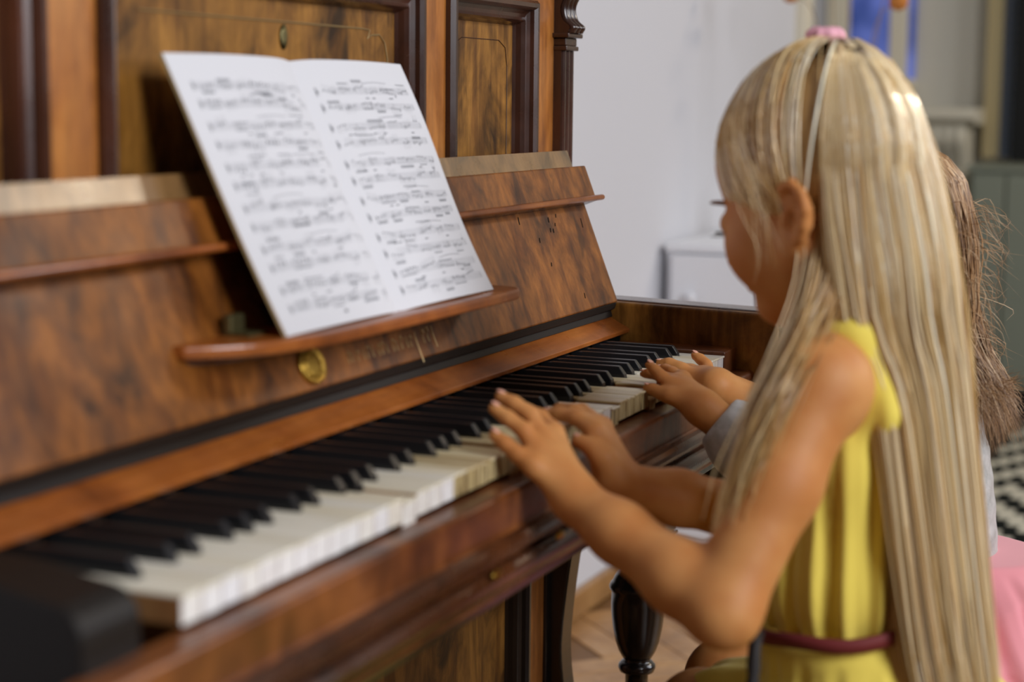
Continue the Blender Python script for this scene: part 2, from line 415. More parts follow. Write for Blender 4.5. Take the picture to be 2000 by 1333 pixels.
# white cabinet against the back wall
wc = thing('white_cabinet', 'plain white low cabinet against the wall behind the keyboard', 'cabinet', (3.15, 0.40, FL))
ct = PY(1297, 475, 0.630).z; xw = PY(1297, 475, 0.630).x
box('body', xw + 0.018, xw + 0.62, 0.14, 0.630, FL, ct - 0.02, 'white_paint', wc, bevel=0.004)
box('top_board', xw + 0.004, xw + 0.64, 0.13, 0.630, ct - 0.02, ct, 'white_paint', wc, bevel=0.005)
yd = PX(1476, 580, xw).y
d = box('door', xw, xw + 0.018, yd + 0.0025, 0.612, FL + 0.06, ct - 0.024, 'white_paint', wc, bevel=0.002)
kp = PX(1353, 580, xw)
V, F = lathe([(0.004, 0), (0.004, 0.012), (0.011, 0.016), (0.012, 0.022), (0.004, 0.026)], 0, 0, 16)
obj('knob', [(xw - z, kp.y + x, kp.z + y) for x, y, z in V], F, 'white_paint', d, smooth=True)
box('door', xw, xw + 0.018, 0.144, yd - 0.0025, FL + 0.06, ct - 0.024, 'white_paint', wc, bevel=0.002)

# dried flowers in a vase on the white cabinet
mat('dried_stem', srgb(150, 124, 84), 0.8); mat('dried_head', srgb(190, 120, 52), 0.9); mat('vase_glaze', srgb(176, 180, 176), 0.3)
vb = Vector((3.2, PX(1650, 200, 3.2).y, ct + 0.001))
vs = thing('dried_flowers', 'orange dried flower heads on thin stems above the blonde girl', 'dried flowers', vb)
obj('vase', *lathe([(0.035, vb.z), (0.05, vb.z + 0.03), (0.055, vb.z + 0.08), (0.03, vb.z + 0.14), (0.026, vb.z + 0.16), (0.03, vb.z + 0.17)], vb.x, vb.y, 20), 'vase_glaze', vs, smooth=True)
for px, py, r in ((1545, -12, 0.021), (1755, 2, 0.022), (1660, -70, 0.02), (1800, -90, 0.02), (1600, -90, 0.02)):
    h = PX(px, py, 3.2)
    st = spline([(vb.x, vb.y, vb.z + 0.02), (vb.x, vb.y*0.8 + h.y*0.2, vb.z + 0.18), (h.x*0.5 + vb.x*0.5, vb.y*0.45 + h.y*0.55, h.z - 0.06), tuple(h)], 6)
    s = obj('stem', *tube(st, 0.0013, 5), 'dried_stem', vs)
    V, F = lathe([(0.002, h.z - r), (r*0.8, h.z - r*0.7), (r, h.z), (r*0.75, h.z + r*0.6), (0.003, h.z + r*0.7)], h.x, h.y, 12)
    obj('flower_head', V, F, 'dried_head', vs, smooth=True)

# ceiling lamp that gives the warm light
cl = thing('ceiling_lamp', 'small warm ceiling lamp above the room', 'lamp', (4.3, -2.25, 2.06))
mat('shade_glass', srgb(240, 232, 214), 0.4)
obj('shade', *lathe([(0.30, 2.05), (0.32, 2.06), (0.31, 2.13), (0.22, 2.17), (0.05, 2.18)], 4.3, -2.25, 32), 'shade_glass', cl, smooth=True)
obj('rod', *tube([(4.3, -2.25, 2.17), (4.3, -2.25, CE)], 0.012, 12), 'brass', cl)

# ------------------------------------------------------------------ the piano
PI_ = thing('upright_piano', 'antique walnut upright piano with open keyboard and scuffed burl fallboard', 'piano', (0.5875, 0.20, FL))
X0, X1 = -0.0558, 1.2308            # inner faces of the arms
XL, XRR = -0.115, 1.277             # outer faces of the case
Pw = 0.0235
YF = 0.250                          # face of the upper frame
ZT = 0.56
# case
box('case_side', 1.2372, XRR, YF + 0.03, 0.60, FL, ZT, 'mould_wood', PI_)
box('case_side', XL, -0.062, YF + 0.03, 0.60, FL, ZT, 'mould_wood', PI_)
box('case_back', XL + 0.02, XRR - 0.02, 0.58, 0.60, FL + 0.05, ZT, 'mould_wood', PI_)
box('lid', XL - 0.03, XRR + 0.03, YF - 0.05, 0.61, ZT, ZT + 0.025, 'burl_dark', PI_, bevel=0.006)
# upper front: stiles, rails, panels and mouldings
zl, zt = 0.06, ZT
for a, b_ in ((-0.062, -0.040), (0.198, 0.2755), (0.8426, 0.918), (1.162, 1.2372)):
    box('stile', a, b_, YF, YF + 0.03, zl, zt, 'stile_wood', PI_, bevel=0.001)
PT = 0.408
for a, b_ in ((-0.040, 0.198), (0.2755, 0.8426), (0.918, 1.162)):
    box('rail', a, b_, YF + 0.0005, YF + 0.03, PT + 0.012, zt, 'stile_wood', PI_, bevel=0.001)
    box('rail', a, b_, YF + 0.0005, YF + 0.03, zl, zl + 0.04, 'stile_wood', PI_, bevel=0.001)
mprof = [(-0.004, YF + 0.006), (-0.004, YF - 0.006), (0.000, YF - 0.011), (0.005, YF - 0.011), (0.008, YF - 0.007), (0.009, YF - 0.002),
         (0.013, YF + 0.001), (0.017, YF + 0.002), (0.021, YF - 0.001), (0.0235, YF + 0.004), (0.025, YF + 0.010), (0.030, YF + 0.020)]
for i, (a, b_) in enumerate(((-0.040, 0.198), (0.2755, 0.8426), (0.918, 1.162))):
    o = obj('panel_moulding', *frame_xz(a, b_, zl + 0.04, PT + 0.012, mprof), 'mould_wood', PI_, smooth=False); fixn(o)
    # fielded panel, slightly raised towards its middle
    ins = 0.024
    pv = boxv(a + ins, b_ - ins, YF + 0.014, YF + 0.028, zl + 0.06, PT - 0.010)
    p = obj('panel', pv, BOXF, 'burl_dark', PI_, bevel=0.003)
    # engraved corner line
    xa, xb, zc = a + ins + 0.020, b_ - ins - 0.020, PT - 0.034
    yl = YF + 0.0135
    if i == 1:
        ln = [(xa + 0.03, yl, zc), (xb - 0.055, yl, zc), (xb - 0.040, yl, zc - 0.001), (xb - 0.045, yl, zc - 0.010), (xb - 0.036, yl, zc - 0.006), (xb - 0.018, yl, zc - 0.005), (xb - 0.006, yl, zc - 0.013), (xb, yl, zc - 0.03), (xb + 0.002, yl, zc - 0.06), (xb + 0.002, yl, zc - 0.13)]
        obj('inlay_line', *tube(ln, 0.0009, 5), 'gold_leaf', p)
    else:
        ln = [(xa, yl, zc - 0.15), (xa, yl, zc - 0.03), (xa + 0.006, yl, zc - 0.008), (xa + 0.025, yl, zc), (xb - 0.025, yl, zc), (xb - 0.006, yl, zc - 0.008), (xb, yl, zc - 0.03), (xb, yl, zc - 0.15)]
        obj('inlay_line', *tube(ln, 0.0005, 5), 'gold_leaf' if i == 0 else 'mould_wood', p)
# candle bracket scar on the centre panel
q = PY(552, 72, YF + 0.0145)
obj('screw_scar', *lathe([(0.0005, -0.0), (0.006, 0.0004), (0.0075, 0.001), (0.003, 0.0014), (0.0008, 0.0012)], 0, 0, 14), 'old_brass', PI_, smooth=True)
o = bpy.data.objects['screw_scar']
me = o.data; rl = root_loc(PI_)
for v in me.vertices:
    x, y, z = v.co + rl; z -= KZ
    v.co = Vector((q.x + x*1.0, YF + 0.0142 - z, q.z + y*1.6 + KZ)) - rl
# corner columns with scrolled capitals
def column(xa, xb):
    yf = YF - 0.012
    n = 3; wdt = (xb - xa)/n; prof = [(xa, YF + 0.03), (xa, yf + 0.002)]
    for k in range(n):
        prof += [(xa + wdt*k + wdt*(0.5 - 0.42*math.cos(t)), yf + 0.004 - 0.006*math.sin(t)) for t in np.linspace(0.15, math.pi - 0.15, 6)]
    prof += [(xb, yf + 0.002), (xb, YF + 0.03)]
    o = obj('column', *prism_z(prof, 0.05, 0.366), 'mould_wood', PI_); fixn(o)
    zc = 0.366
    for dz, ex, h in ((0, 0.002, 0.006), (0.006, 0.0, 0.010), (0.016, 0.006, 0.006)):
        box('capital', xa - ex, xb + ex, yf - 0.004 - ex, YF + 0.03, zc + dz, zc + dz + h, 'mould_wood', PI_, bevel=0.0015)
    zc = 0.388
    sp = spline([(0, yf - 0.013, zc), (0, yf - 0.016, zc + 0.008), (0, yf - 0.006, zc + 0.018), (0, yf - 0.004, zc + 0.035), (0, yf - 0.018, zc + 0.06), (0, yf - 0.030, zc + 0.09), (0, yf - 0.030, ZT)], 6)
    for k in range(n):
        cx = xa + wdt*(k + 0.5)
        V, F = [], []; nn = 9
        for p_ in sp:
            for t in np.linspace(0, math.pi, nn): V.append((cx - wdt*0.5*math.cos(t), p_.y + 0.006 - 0.007*math.sin(t), p_.z))
        for i in range(len(sp) - 1):
            for j in range(nn - 1): F.append((i*nn + j, i*nn + j + 1, (i + 1)*nn + j + 1, (i + 1)*nn + j))
        obj('scroll_flute', V, F, 'mould_wood', PI_, smooth=True)
    prof = [(p_.y + 0.007, p_.z) for p_ in sp] + [(YF + 0.03, ZT), (YF + 0.03, zc)]
    o = obj('scroll', *prism_x(prof, xa, xb), 'mould_wood', PI_); fixn(o)
column(1.2372, XRR); column(XL, -0.062)

# fallboard, leaning open
def FB(t, n=0.0):                    # t: distance up the board, n: distance in front of it
    dy, dz = 0.073/0.2026, 0.189/0.2026
    return (0.1554 + dy*t - dz*n, 0.0522 + dz*t + dy*n)
fbL = 0.2026
prof = [FB(0), FB(0, -0.016), FB(fbL, -0.016), FB(fbL, 0), FB(0.152, 0), FB(0.140, 0)]
fall = obj('fallboard', *prism_x([FB(0), FB(fbL), FB(fbL, -0.014), FB(0, -0.014)], X0 + 0.002, X1 - 0.001), 'burl', PI_, bevel=0.0015); fixn(fall)
wt = obj('worn_edge', *prism_x([FB(0.150, 0.0012), FB(fbL - 0.001, 0.0012), FB(fbL - 0.001, -0.001), FB(0.150, -0.001)], X0 + 0.003, X1 - 0.002), 'worn_top', fall); fixn(wt)
flap = obj('flap', *prism_x([FB(0.136, 0.000), FB(0.136, 0.016), FB(0.175, 0.016), FB(0.1765, 0.0145), FB(0.1765, 0.000)], X0 + 0.001, X1 + 0.002), 'burl', fall, bevel=0.001); fixn(flap)
# the flap stands a little steeper than the board: half-round lip along its lower edge
lip_c = FB(0.132, 0.020)
prof = [(lip_c[0] + 0.0042*math.cos(t), lip_c[1] + 0.0036*math.sin(t)) for t in np.linspace(0, 2*math.pi, 14, endpoint=False)]
lip = obj('lip', *prism_x(prof, X0 - 0.006, X1 + 0.012), 'strip_wood', flap, smooth=True); fixn(lip)
prof = [FB(0.1295, 0.0), FB(0.1295, 0.018), FB(0.1345, 0.020), FB(0.1365, 0.0)]
o = obj('lip_board', *prism_x(prof, X0 + 0.001, X1 + 0.004), 'rail_wood', flap); fixn(o)

# music shelf hinged to the fallboard
zs = 0.1115
plan = [(0.812, 0.181), (0.812, 0.150), (0.806, 0.120), (0.792, 0.108), (0.76, 0.1045), (0.60, 0.104), (0.42, 0.106), (0.36, 0.112), (0.315, 0.126), (0.285, 0.146), (0.262, 0.168), (0.262, 0.181)]
pl = spline([(x, y, 0) for x, y in plan[1:-1]], 4)
plan = [plan[0]] + [(p.x, p.y) for p in pl] + [plan[-1]]
shelf = obj('music_shelf', *prism_z(plan, zs - 0.011, zs), 'strip_wood', fall, bevel=0.003, segs=3); fixn(shelf)
plan2 = [(x*0.97 + 0.0165, 0.1815 - (0.1815 - y)*0.55) for x, y in plan]
o = obj('shelf_bracket', *prism_z(plan2, zs - 0.018, zs - 0.011), 'mould_wood', shelf, bevel=0.003); fixn(o)
for hx in (0.345, 0.80):
    box('hinge', hx - 0.014, hx + 0.014, 0.150, 0.176, zs, zs + 0.003, 'old_brass', shelf, bevel=0.001)
    box('hinge', hx - 0.014, hx + 0.010, 0.168, 0.1765, zs + 0.002, zs + 0.017, 'old_brass', shelf, bevel=0.002)
# maker's medallion
def on_fb(x, t, n):
    y, z = FB(t, n); return (x, y, z)
mc = (0.453, 0.0215)
V, F = lathe([(0.0005, 0.0034), (0.008, 0.0036), (0.0135, 0.0030), (0.0145, 0.0022), (0.0155, 0.0034), (0.0170, 0.0036), (0.0180, 0.0024), (0.0183, -0.001)], 0, 0, 36)
V = [on_fb(mc[0] + x*1.18, mc[1] + y*0.98, z) for x, y, z in V]
md = obj('medallion', V, F, 'brass', fall, smooth=True)
for k in range(9):
    a = 2*math.pi*k/9
    V, F = lathe([(0.0002, 0.005), (0.0014, 0.0046), (0.0019, 0.0030), (0.0019, 0.001)], 0, 0, 10)
    obj('medallion_boss', [on_fb(mc[0] + (0.0105*math.cos(a) + x)*1.18, mc[1] + (0.0105*math.sin(a) + y)*0.98, z) for x, y, z in V], F, 'brass', md, smooth=True)
# worn gold lettering beside the medallion: only uprights and one long tail still read
letter_x = 0.520
segs = []
tx = letter_x
for k, (h, tl, cv) in enumerate(((0.010, 0, 1), (0.010, 0, 0), (0.009, 0, 1), (0.010, 0, 0), (0.011, 0, 1), (0.011, 0, 0), (0.010, 0, 1), (0.011, 0, 1), (0.010, 0, 0), (0.011, 0, 1), (0.010, 0, 0), (0.012, 0, 1), (0.011, 0, 0), (0.010, 0, 1), (0.013, 0.018, 0), (0.013, 0, 1), (0.014, 0, 1), (0.015, 0.007, 0))):
    t0 = 0.014
    pts = [on_fb(tx + 0.001, t0 - tl, 0.0004), on_fb(tx, t0 + h*0.5, 0.0004), on_fb(tx + 0.0015, t0 + h, 0.0004)]
    if cv: pts += [on_fb(tx + 0.0045, t0 + h + 0.001, 0.0004), on_fb(tx + 0.006, t0 + h*0.75, 0.0004)]
    segs.append(tube(pts, 0.00055, 5)); tx += 0.0075 + 0.0025*(k % 3) + (0.003 if k > 12 else 0)
obj('inlaid_lettering', *merge(segs), 'gold_leaf', fall)
# dents and ink stains that show as dark flecks near the right end
for px, py, ln in ((1013, 432, 14), (1071, 430, 10), (1085, 422, 7), (1084, 439, 6), (1075, 450, 8), (1081, 451, 8), (1136, 436, 18), (1054, 470, 9), (1077, 517, 7), (1142, 578, 10)):
    d = fwd + rgt*((px - 1000)/FPX) + up*((666.5 - py)/FPX)
    nrm = Vector((0, 0.189, -0.073)); p0 = Vector((0, 0.1554, 0.0522)); t = ((p0 - CAM).dot(nrm))/d.dot(nrm); h = CAM + t*d
    tt = (h.z - 0.0522)/(0.189/0.2026)
    s = ln*0.00033
    obj('dent', *merge([([on_fb(h.x + 0.0012*a*(1 if i in (1, 2) else -1) + (0.0012 if i > 1 else -0.0012)*1.0, tt + (s if i > 1 else -s), 0.0003) for i in range(4) for a in [1]], [(0, 1, 2, 3)])]), 'felt', fall)

# dark felt moulding and sloping wooden strip behind the keys
o = obj('fall_hinge_moulding', *prism_x([(0.172, 0.062), (0.158, 0.050), (0.160, 0.043), (0.165, 0.040), (0.163, 0.033), (0.170, 0.029), (0.172, 0.024), (0.20, 0.024), (0.20, 0.062)], X0, X1), 'dark_moulding', PI_); fixn(o)
o = obj('key_strip', *prism_x([(0.1395, 0.0185), (0.1705, 0.0345), (0.185, 0.0345), (0.185, 0.008), (0.1405, 0.0135)], X0, X1), 'strip_wood', PI_, bevel=0.0008); fixn(o)
box('key_felt', X0, X1, 0.152, 0.160, -0.03, 0.012, 'felt', PI_, bevel=0)

# arms
zc = 0.050
def arm_prof(y0, y1, z0, z1, r, slope=0.0):
    pts = [(y1, z0), (y1, z1 + slope)]
    pts += [(y0 + r + r*math.cos(math.radians(a)), z1 - r + r*math.sin(math.radians(a))) for a in range(90, 181, 15)]
    pts += [(y0, z0)]
    return pts
o = obj('cheek', *prism_x(arm_prof(-0.050, 0.205, -0.105, 0.0465, 0.020, 0.006), X1, X1 + 0.040), 'burl_dark', PI_, bevel=0.004, segs=3); fixn(o)
o = obj('cheek_cap', *prism_x(arm_prof(-0.053, 0.205, -0.105, 0.0485, 0.022, 0.006), X1 + 0.012, X1 + 0.058), 'rail_wood', PI_, bevel=0.004, segs=3); fixn(o)
prof = [(0.20, 0.034), (0.07, 0.0255), (0.030, 0.0185)] + [(0.022 + 0.0215*math.cos(math.radians(a)), -0.004 + 0.0215*math.sin(math.radians(a))) for a in range(95, 181, 14)] + [(0.0005, -0.11), (0.20, -0.11)]
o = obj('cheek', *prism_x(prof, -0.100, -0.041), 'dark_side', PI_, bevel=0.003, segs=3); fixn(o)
box('key_block', 1.1785, X1 - 0.0005, 0.0, 0.150, -0.030, 0.0035, 'slip_wood', PI_, bevel=0.0015)
# keybed: slip, beads, underside
slip = [(0.004, -0.0235), (-0.020, -0.0245), (-0.0225, -0.027), (-0.0225, -0.058), (-0.027, -0.060), (-0.027, -0.108), (0.25, -0.108), (0.25, -0.05), (0.004, -0.05)]
o = obj('key_slip', *prism_x(slip, -0.115, X1 + 0.03), 'slip_wood', PI_, bevel=0.0015); fixn(o)
bead1 = [(-0.026, -0.0585), (-0.031, -0.060), (-0.0345, -0.0635), (-0.0355, -0.068), (-0.0335, -0.0725), (-0.026, -0.075)]
o = obj('bead', *prism_x(bead1, -0.115, X1 + 0.045), 'rail_wood', PI_, smooth=False); fixn(o)
bead2 = [(-0.026, -0.0775)] + [(-0.028 - 0.0105*math.cos(math.radians(a)), -0.0895 - 0.0115*math.sin(math.radians(a))) for a in range(-85, 86, 17)] + [(-0.026, -0.102)]
o = obj('bead', *prism_x(bead2, -0.115, X1 + 0.045), 'rail_wood', PI_); fixn(o)
for px, py in ((971, 1122), (1094, 1046)):  # brass ovals stand in for two bright glints on the lower bead
    h = PY(px, py, -0.039)
    V, F = lathe([(0.0005, 0.002), (0.005, 0.0016), (0.0075, 0.0)], 0, 0, 16)
    obj('brass_glint', [(h.x + x*1.6, -0.0388 - z, h.z + y*0.55) for x, y, z in V], F, 'brass', PI_, smooth=True)
box('keybed', -0.10, X1, -0.018, 0.27, -0.120, -0.108, 'black_wood', PI_)
# lower case
box('lower_frame_rail', -0.062, 1.2372, YF, YF + 0.03, -0.20, -0.108, 'mould_wood', PI_)
for a, b_ in ((-0.062, 0.0), (0.555, 0.62), (1.1558, 1.2263)):
    box('lower_stile', a, b_, YF, YF + 0.03, FL + 0.10, -0.20, 'stile_wood', PI_)
for a, b_ in ((0.0, 0.555), (0.62, 1.1558)):
    o = obj('lower_moulding', *frame_xz(a, b_, FL + 0.14, -0.20, mprof), 'black_wood', PI_); fixn(o)
    box('lower_panel', a + 0.02, b_ - 0.02, YF + 0.014, YF + 0.028, FL + 0.15, -0.21, 'burl_dark', PI_)
box('plinth', -0.062, 1.2372, YF - 0.01, YF + 0.04, FL, FL + 0.14, 'mould_wood', PI_)
box('corner_strip', 1.2263, 1.2372, YF - 0.004, YF + 0.03, FL + 0.1, -0.12, 'black_wood', PI_)
# scrolled truss board at the right end of the case
sp = spline([(1, 0.205, -0.19), (1, 0.2105, -0.25), (1, 0.2155, -0.28), (1, 0.2223, -0.33), (1, 0.2275, -0.38), (1, 0.2290, -0.42), (1, 0.2240, -0.47), (1, 0.21, -0.53), (1, 0.19, -0.58), (1, 0.185, -0.64)], 4)
prof = [(p.y, p.z) for p in sp] + [(YF + 0.05, -0.64), (YF + 0.05, -0.19)]
o = obj('truss', *prism_x(prof, 1.2372, XRR), 'black_wood', PI_, bevel=0.003); fixn(o)
o = obj('truss', *prism_x(prof, XL, -0.062), 'black_wood', PI_, bevel=0.003); fixn(o)
for xa in (1.2372, XL):
    xb = xa + 0.050
    box('toe_block', xa - 0.002, xb + 0.002, 0.07, YF + 0.06, FL, -0.64, 'black_wood', PI_, bevel=0.004)
    # arm bracket under the keybed with a curved lower edge
    sp = spline([(0, -0.048, -0.150), (0, -0.02, -0.178), (0, 0.03, -0.192), (0, 0.065, -0.194), (0, 0.082, -0.204), (0, 0.089, -0.225), (0, 0.0895, -0.248)], 5)
    prof = [(p.y, p.z) for p in sp] + [(0.178, -0.248), (0.182, -0.20), (0.25, -0.19), (0.25, -0.100), (-0.048, -0.100)]
    o = obj('arm_bracket', *prism_x(prof, xa, xb), 'black_wood', PI_, bevel=0.003); fixn(o)
    cx, cy = xa + 0.0265, 0.1325
    for dz, e, h in ((0, 0.002, 0.004), (0.004, 0.006, 0.005), (0.009, 0.002, 0.004)):
        box('leg_capital', cx - 0.034 - e, cx + 0.034 + e, cy - 0.034 - e, cy + 0.034 + e, -0.261 + dz, -0.261 + dz + h, 'mould_wood', PI_, bevel=0.0015)
    lp = [(0.028, -0.261), (0.024, -0.268), (0.020, -0.275), (0.0195, -0.292), (0.021, -0.297), (0.027, -0.304), (0.031, -0.310), (0.0335, -0.316), (0.0365, -0.319), (0.0380, -0.323), (0.0372, -0.327), (0.0345, -0.330),
          (0.0350, -0.345), (0.0345, -0.360), (0.0325, -0.378), (0.0290, -0.396), (0.0245, -0.409), (0.0195, -0.418), (0.0165, -0.422), (0.020, -0.4235), (0.0240, -0.428), (0.0245, -0.432), (0.0225, -0.437), (0.0150, -0.440),
          (0.0150, -0.47), (0.018, -0.52), (0.023, -0.57), (0.027, -0.60), (0.030, -0.61), (0.028, -0.62), (0.032, -0.63), (0.032, -0.64)]
    o = obj('turned_leg', *lathe([(r, z) for r, z in lp][::-1], cx, cy, 36), 'black_wood', PI_, smooth=True)

# keys
offs = {'C#': -0.0020, 'D#': 0.0020, 'F#': -0.0030, 'G#': 0.0, 'A#': 0.0030}
wn = ['A', 'B'] + ['C', 'D', 'E', 'F', 'G', 'A', 'B']*7
wn = wn[:50]
names = ['A', 'B', 'C', 'D', 'E', 'F', 'G']
def bcentre(i):                       # black key above white i (between i and i+1), or None
    n = wn[i] + '#'
    return (i + 1)*Pw + offs[n] if n in offs and i < 49 else None
BH, BHW = 0.0118, 0.0053
press = {13: 0.0042, 22: 0.0045, 38: 0.0115, 44: 0.006, 33: 0.003}
for i in range(50):
    xa, xb = i*Pw + 0.0007, (i + 1)*Pw - 0.0007
    la, lb = xa, xb
    if i > 0 and bcentre(i - 1) is not None: la = bcentre(i - 1) + BHW + 0.0012
    if bcentre(i) is not None: lb = bcentre(i) - BHW - 0.0012
    hd = 0.0465
    plan = [(xa, 0), (xb, 0), (xb, hd)] + ([(lb, hd)] if lb < xb else []) + [(lb, 0.150)] + [(la, 0.150)] + ([(la, hd)] if la > xa else []) + [(xa, hd)]
    dz = -press.get(i, 0) + rng.uniform(-0.0004, 0.0004)
    V1, F1 = prism_z(plan, -0.0200 + dz, -0.0022 + dz)
    V2, F2 = prism_z([(x, y - (0.0016 if y == 0 else 0)) for x, y in plan], -0.0022 + dz, 0.0 + dz)
    n = len(plan)
    V, F = merge([(V1, F1), (V2, F2)])
    # faces: side index 0 is the front
    front = 'key_front_white' if (i < 17 or i > 45 or (30 <= i <= 32)) else 'key_front_bare'
    top = 'ivory' if (i < 18 or i > 40 or 28 <= i <= 33) else 'ivory_worn'
    mi = []
    for f in range(len(F1)): mi.append(1 if f == 0 else 0)
    for f in range(len(F2)): mi.append(2)
    o = obj('white_key', V, F, ['key_wood', front, top], PI_, midx=mi, bevel=0.0005, segs=1); fixn(o)
for i in range(49):
    cx = bcentre(i)
    if cx is None: continue
    w0, w1 = BHW, BHW - 0.0013
    y0, y1 = 0.0490, 0.150
    dz = 0.0
    V = [(cx - w0, y0, -0.004), (cx + w0, y0, -0.004), (cx + w0, y1, -0.004), (cx - w0, y1, -0.004),
         (cx - w0 + 0.0002, y0 + 0.0010, 0.003), (cx + w0 - 0.0002, y0 + 0.0010, 0.003), (cx + w0 - 0.0002, y1, 0.003), (cx - w0 + 0.0002, y1, 0.003),
         (cx - w1, y0 + 0.0075, BH), (cx + w1, y0 + 0.0075, BH), (cx + w1, y1, BH), (cx - w1, y1, BH)]
    F = [(3, 2, 1, 0), (0, 1, 5, 4), (1, 2, 6, 5), (2, 3, 7, 6), (3, 0, 4, 7), (4, 5, 9, 8), (5, 6, 10, 9), (6, 7, 11, 10), (7, 4, 8, 11), (8, 9, 10, 11)]
    obj('black_key', V, F, 'ebony', PI_, bevel=0.0011, segs=2)

# ------------------------------------------------------------------ sheet music standing on the shelf
sheet = thing('sheet_music', 'open white music booklet of printed staves leaning on the piano', 'sheet music', (0.55, 0.125, 0.1115))
BY, BZ, TY, TZ = 0.1235, 0.1125, 0.2335, 0.3385
SX = ((0.3445, 0.5525, 0.7610), (0.3375, 0.5490, 0.7690))   # bottom and top: left, spine, right
def page(u, v, side, n=0.0):
    """u 0..1 across one page (from the left), v 0..1 up; n lifts off the paper"""
    xb = SX[0][side]*(1 - u) + SX[0][side + 1]*u; xt = SX[1][side]*(1 - u) + SX[1][side + 1]*u
    x = xb*(1 - v) + xt*v
    y = BY*(1 - v) + TY*v; z = BZ*(1 - v) + TZ*v
    s = u if side == 0 else 1 - u                            # 0 at outer edge, 1 at spine
    bow = 0.0035*math.sin(math.pi*v) + 0.004*math.sin(math.pi*v*2)*(1 - s)*(1 if side else 0.3)
    gut = 0.0045*max(0, (s - 0.80)/0.20)**2
    nn = n - bow*0.5 - gut + 0.003*math.sin(math.pi*s)
    ln = math.hypot(TY - BY, TZ - BZ); ny, nz = -(TZ - BZ)/ln, (TY - BY)/ln
    return (x, y + ny*nn, z + nz*nn)
NU, NV = 14, 24
for side in (0, 1):
    V, F = [], []
    for j in range(NV + 1):
        for i in range(NU + 1): V.append(page(i/NU, j/NV, side, 0.0))
    nb = len(V)
    for j in range(NV + 1):
        for i in range(NU + 1): V.append(page(i/NU, j/NV, side, -0.0032))
    for j in range(NV):
        for i in range(NU):
            q = j*(NU + 1) + i
            F.append((q, q + 1, q + NU + 2, q + NU + 1)); F.append((nb + q, nb + q + NU + 1, nb + q + NU + 2, nb + q + 1))
    top = len(F)
    rim = [i for i in range(NU + 1)] + [j*(NU + 1) + NU for j in range(1, NV + 1)] + [NV*(NU + 1) + i for i in range(NU - 1, -1, -1)] + [j*(NU + 1) for j in range(NV - 1, 0, -1)]
    for k in range(len(rim)):
        a, b_ = rim[k], rim[(k + 1) % len(rim)]; F.append((a, nb + a, nb + b_, b_))
    pg = obj('page', V, F, ['paper', 'paper_edge'], sheet, smooth=False, midx=[0]*top + [1]*(len(F) - top)); fixn(pg)
    # printed music
    r2 = random.Random(20 + side)
    Q = []
    def ink(u0, u1, v0, v1, sh=0.0):
        Q.append(([page(u0, v0, side, 0.0003), page(u1, v0 + sh, side, 0.0003), page(u1, v1 + sh, side, 0.0003), page(u0, v1, side, 0.0003)], [(0, 1, 2, 3)]))
    nsys = 6
    for s in range(nsys):
        vt = 0.895 - s*0.1465 - (0.012 if side else 0.0)
        for h in (0, 1):
            v0 = vt - h*0.066
            u0, u1 = (0.10, 0.95) if side == 0 else (0.08, 0.93)
            for l in range(5):
                vv_ = v0 - l*0.0060
                for t in range(6): ink(u0 + (u1 - u0)*t/6, u0 + (u1 - u0)*(t + 1)/6, vv_ - 0.0003, vv_ + 0.0003)
            ink(u0 + 0.004, u0 + 0.008, v0 - 0.030, v0 + 0.006); ink(u0 + 0.010, u0 + 0.017, v0 - 0.018, v0 - 0.008); ink(u0 - 0.001, u0 + 0.012, v0 - 0.013, v0 - 0.011)
            for bb in range(1, 5):
                ub = u0 + (u1 - u0)*bb/4; ink(ub - 0.0012, ub + 0.0012, v0 - 0.024, v0)
            u = u0 + 0.055
            while u < u1 - 0.03:
                nrun = r2.choice((3, 4, 4, 6)); pit = r2.uniform(-0.024, 0.006); upst = r2.random() < 0.5
                dp = r2.uniform(-0.004, 0.004); first = u; st = 0.026 if upst else -0.026
                for q_ in range(nrun):
                    if u > u1 - 0.02: break
                    pv_ = v0 + pit + dp*q_ + r2.uniform(-0.003, 0.003)
                    ink(u, u + 0.0105, pv_ - 0.0027, pv_ + 0.0027, 0.001)
                    if r2.random() < 0.18: ink(u, u + 0.0105, pv_ - 0.0090, pv_ - 0.0042, 0.001)
                    us = u + (0.0115 if upst else 0.0)
                    ink(us, us + 0.0014, min(pv_, pv_ + st), max(pv_, pv_ + st))
                    last = us; lv = pv_ + st; u += 0.0265
                if nrun > 3 and r2.random() < 0.75:
                    ink(first, last + 0.002, lv - 0.0014, lv + 0.0014)
                    if r2.random() < 0.4: ink(first, last + 0.002, lv - 0.007, lv - 0.004)
                u += r2.uniform(0.01, 0.05)
        if r2.random() < 0.7:
            ua = r2.uniform(0.2, 0.6); 
            for t in range(8): ink(ua + t*0.03, ua + t*0.03 + 0.03, vt + 0.018 + 0.006*math.sin(math.pi*t/8), vt + 0.0195 + 0.006*math.sin(math.pi*t/8), 0.0)
        for t in range(r2.randint(2, 5)):
            ua = r2.uniform(0.12, 0.85); ink(ua, ua + 0.03, vt - 0.046, vt - 0.042)
    if side == 0: ink(0.49, 0.515, 0.035, 0.045)
    me_o = obj('printed_notes', *merge(Q), 'ink', pg)

